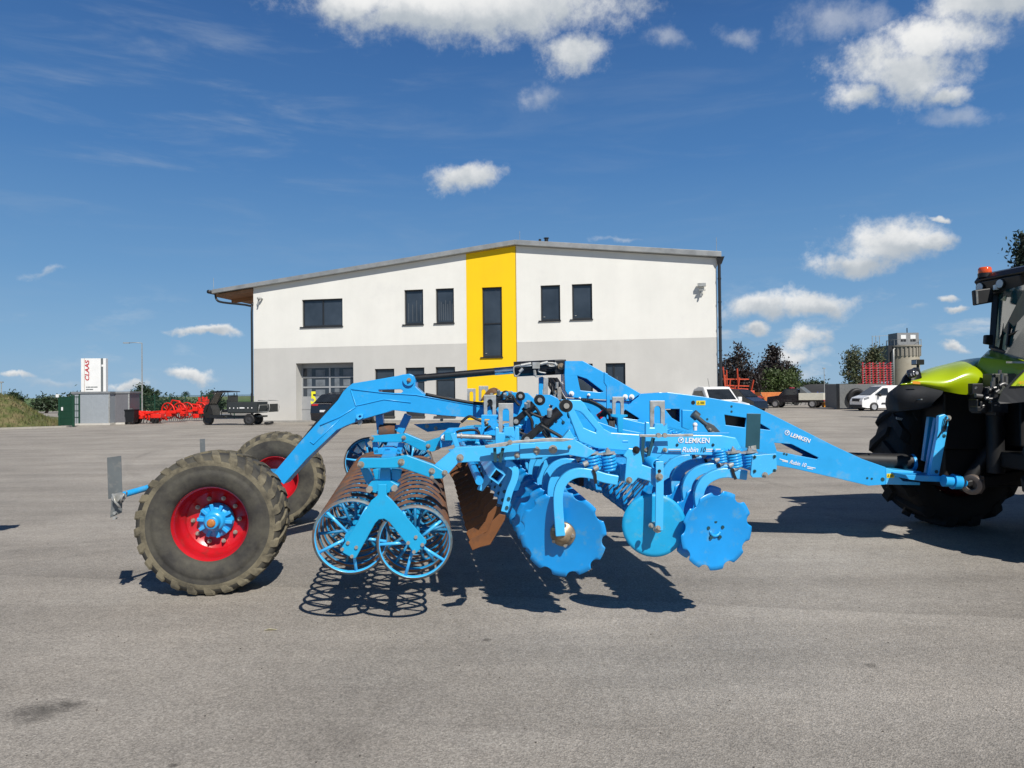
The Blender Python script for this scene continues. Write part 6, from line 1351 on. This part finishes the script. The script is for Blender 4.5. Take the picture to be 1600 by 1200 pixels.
# scattered low clouds towards the horizon
mp3 = nt.nodes.new('ShaderNodeMapping'); mp3.inputs['Scale'].default_value = (9, 9, 26); L(D, mp3.inputs['Vector'])
lowc = RG(NZ(mp3.outputs[0], 1.3, 7, .6).outputs['Fac'], .53, .74, 0, .6)
bnd = M_('MULTIPLY', RG(s0_.outputs[2], .0, .03, .4, 1), RG(s0_.outputs[2], .06, .17, 1, 0))
rgt = RG(s0_.outputs[0], -.2, .25, .35, 1); lowc = M_('MULTIPLY', lowc, M_('MULTIPLY', bnd, rgt)); alpha = M_('MAXIMUM', alpha, lowc)
# cirrus wisps, upper left
mpn = nt.nodes.new('ShaderNodeMapping'); mpn.inputs['Rotation'].default_value = (0, R(-14), 0); mpn.inputs['Scale'].default_value = (2.2, 2.2, 13); L(D, mpn.inputs['Vector'])
ci = RG(NZ(mpn.outputs[0], 2.2, 7, .6, .4).outputs['Fac'], .47, .78, 0, .34)
dc = ray(290, 150); dc /= dc.y; v = VM('SUBTRACT', Pv, (dc.x, dc.z, 0)); v = VM('MULTIPLY', v, (1/.36, 1/.2, 0)); cm = RG(VM('LENGTH', v), .2, 1.2, 1, .25)
ci = M_('MULTIPLY', ci, cm)
lit = M_('ADD', M_('MULTIPLY', shd, .55), M_('MULTIPLY', M_('SUBTRACT', NZ(D, 18, 6, .6).outputs['Fac'], .5), 1.4)); lit = RG(lit, -.5, .55, 0, 1)
cc = nt.nodes.new('ShaderNodeMix'); cc.data_type = 'RGBA'; L(lit, cc.inputs[0]); cc.inputs[6].default_value = (4.6, 5.1, 5.6, 1); cc.inputs[7].default_value = (9.0, 9.0, 8.9, 1)
mx1 = nt.nodes.new('ShaderNodeMix'); mx1.data_type = 'RGBA'; L(ci, mx1.inputs[0]); L(hs.outputs[2], mx1.inputs[6]); mx1.inputs[7].default_value = (4.2, 4.9, 5.8, 1)
mx2 = nt.nodes.new('ShaderNodeMix'); mx2.data_type = 'RGBA'; L(alpha, mx2.inputs[0]); L(mx1.outputs[2], mx2.inputs[6]); L(cc.outputs[2], mx2.inputs[7])
L(mx2.outputs[2], bg.inputs['Color'])
sc.view_settings.view_transform = 'Standard'; sc.view_settings.look = 'None'; sc.view_settings.exposure = 0; sc.view_settings.gamma = 1
w.cycles.sampling_method = 'MANUAL'; w.cycles.sample_map_resolution = 512
sc.render.engine = 'CYCLES'; sc.cycles.max_bounces = 6

# repeated things share a group
GR = {'street_lamp': 'street lamps round the yard', 'storage_shed': 'sheds below the sign', 'mesh_fence': 'green mesh fences', 'farm_implement': 'implements parked round the yard', 'broadleaf_tree': 'trees behind the yard', 'shrub': 'shrubs behind the yard', 'field_tree': 'lone trees on the far field'}
for o in COL.objects:
    k = o.name.split('.')[0]
    if o.parent is None and k in GR: o['group'] = GR[k]
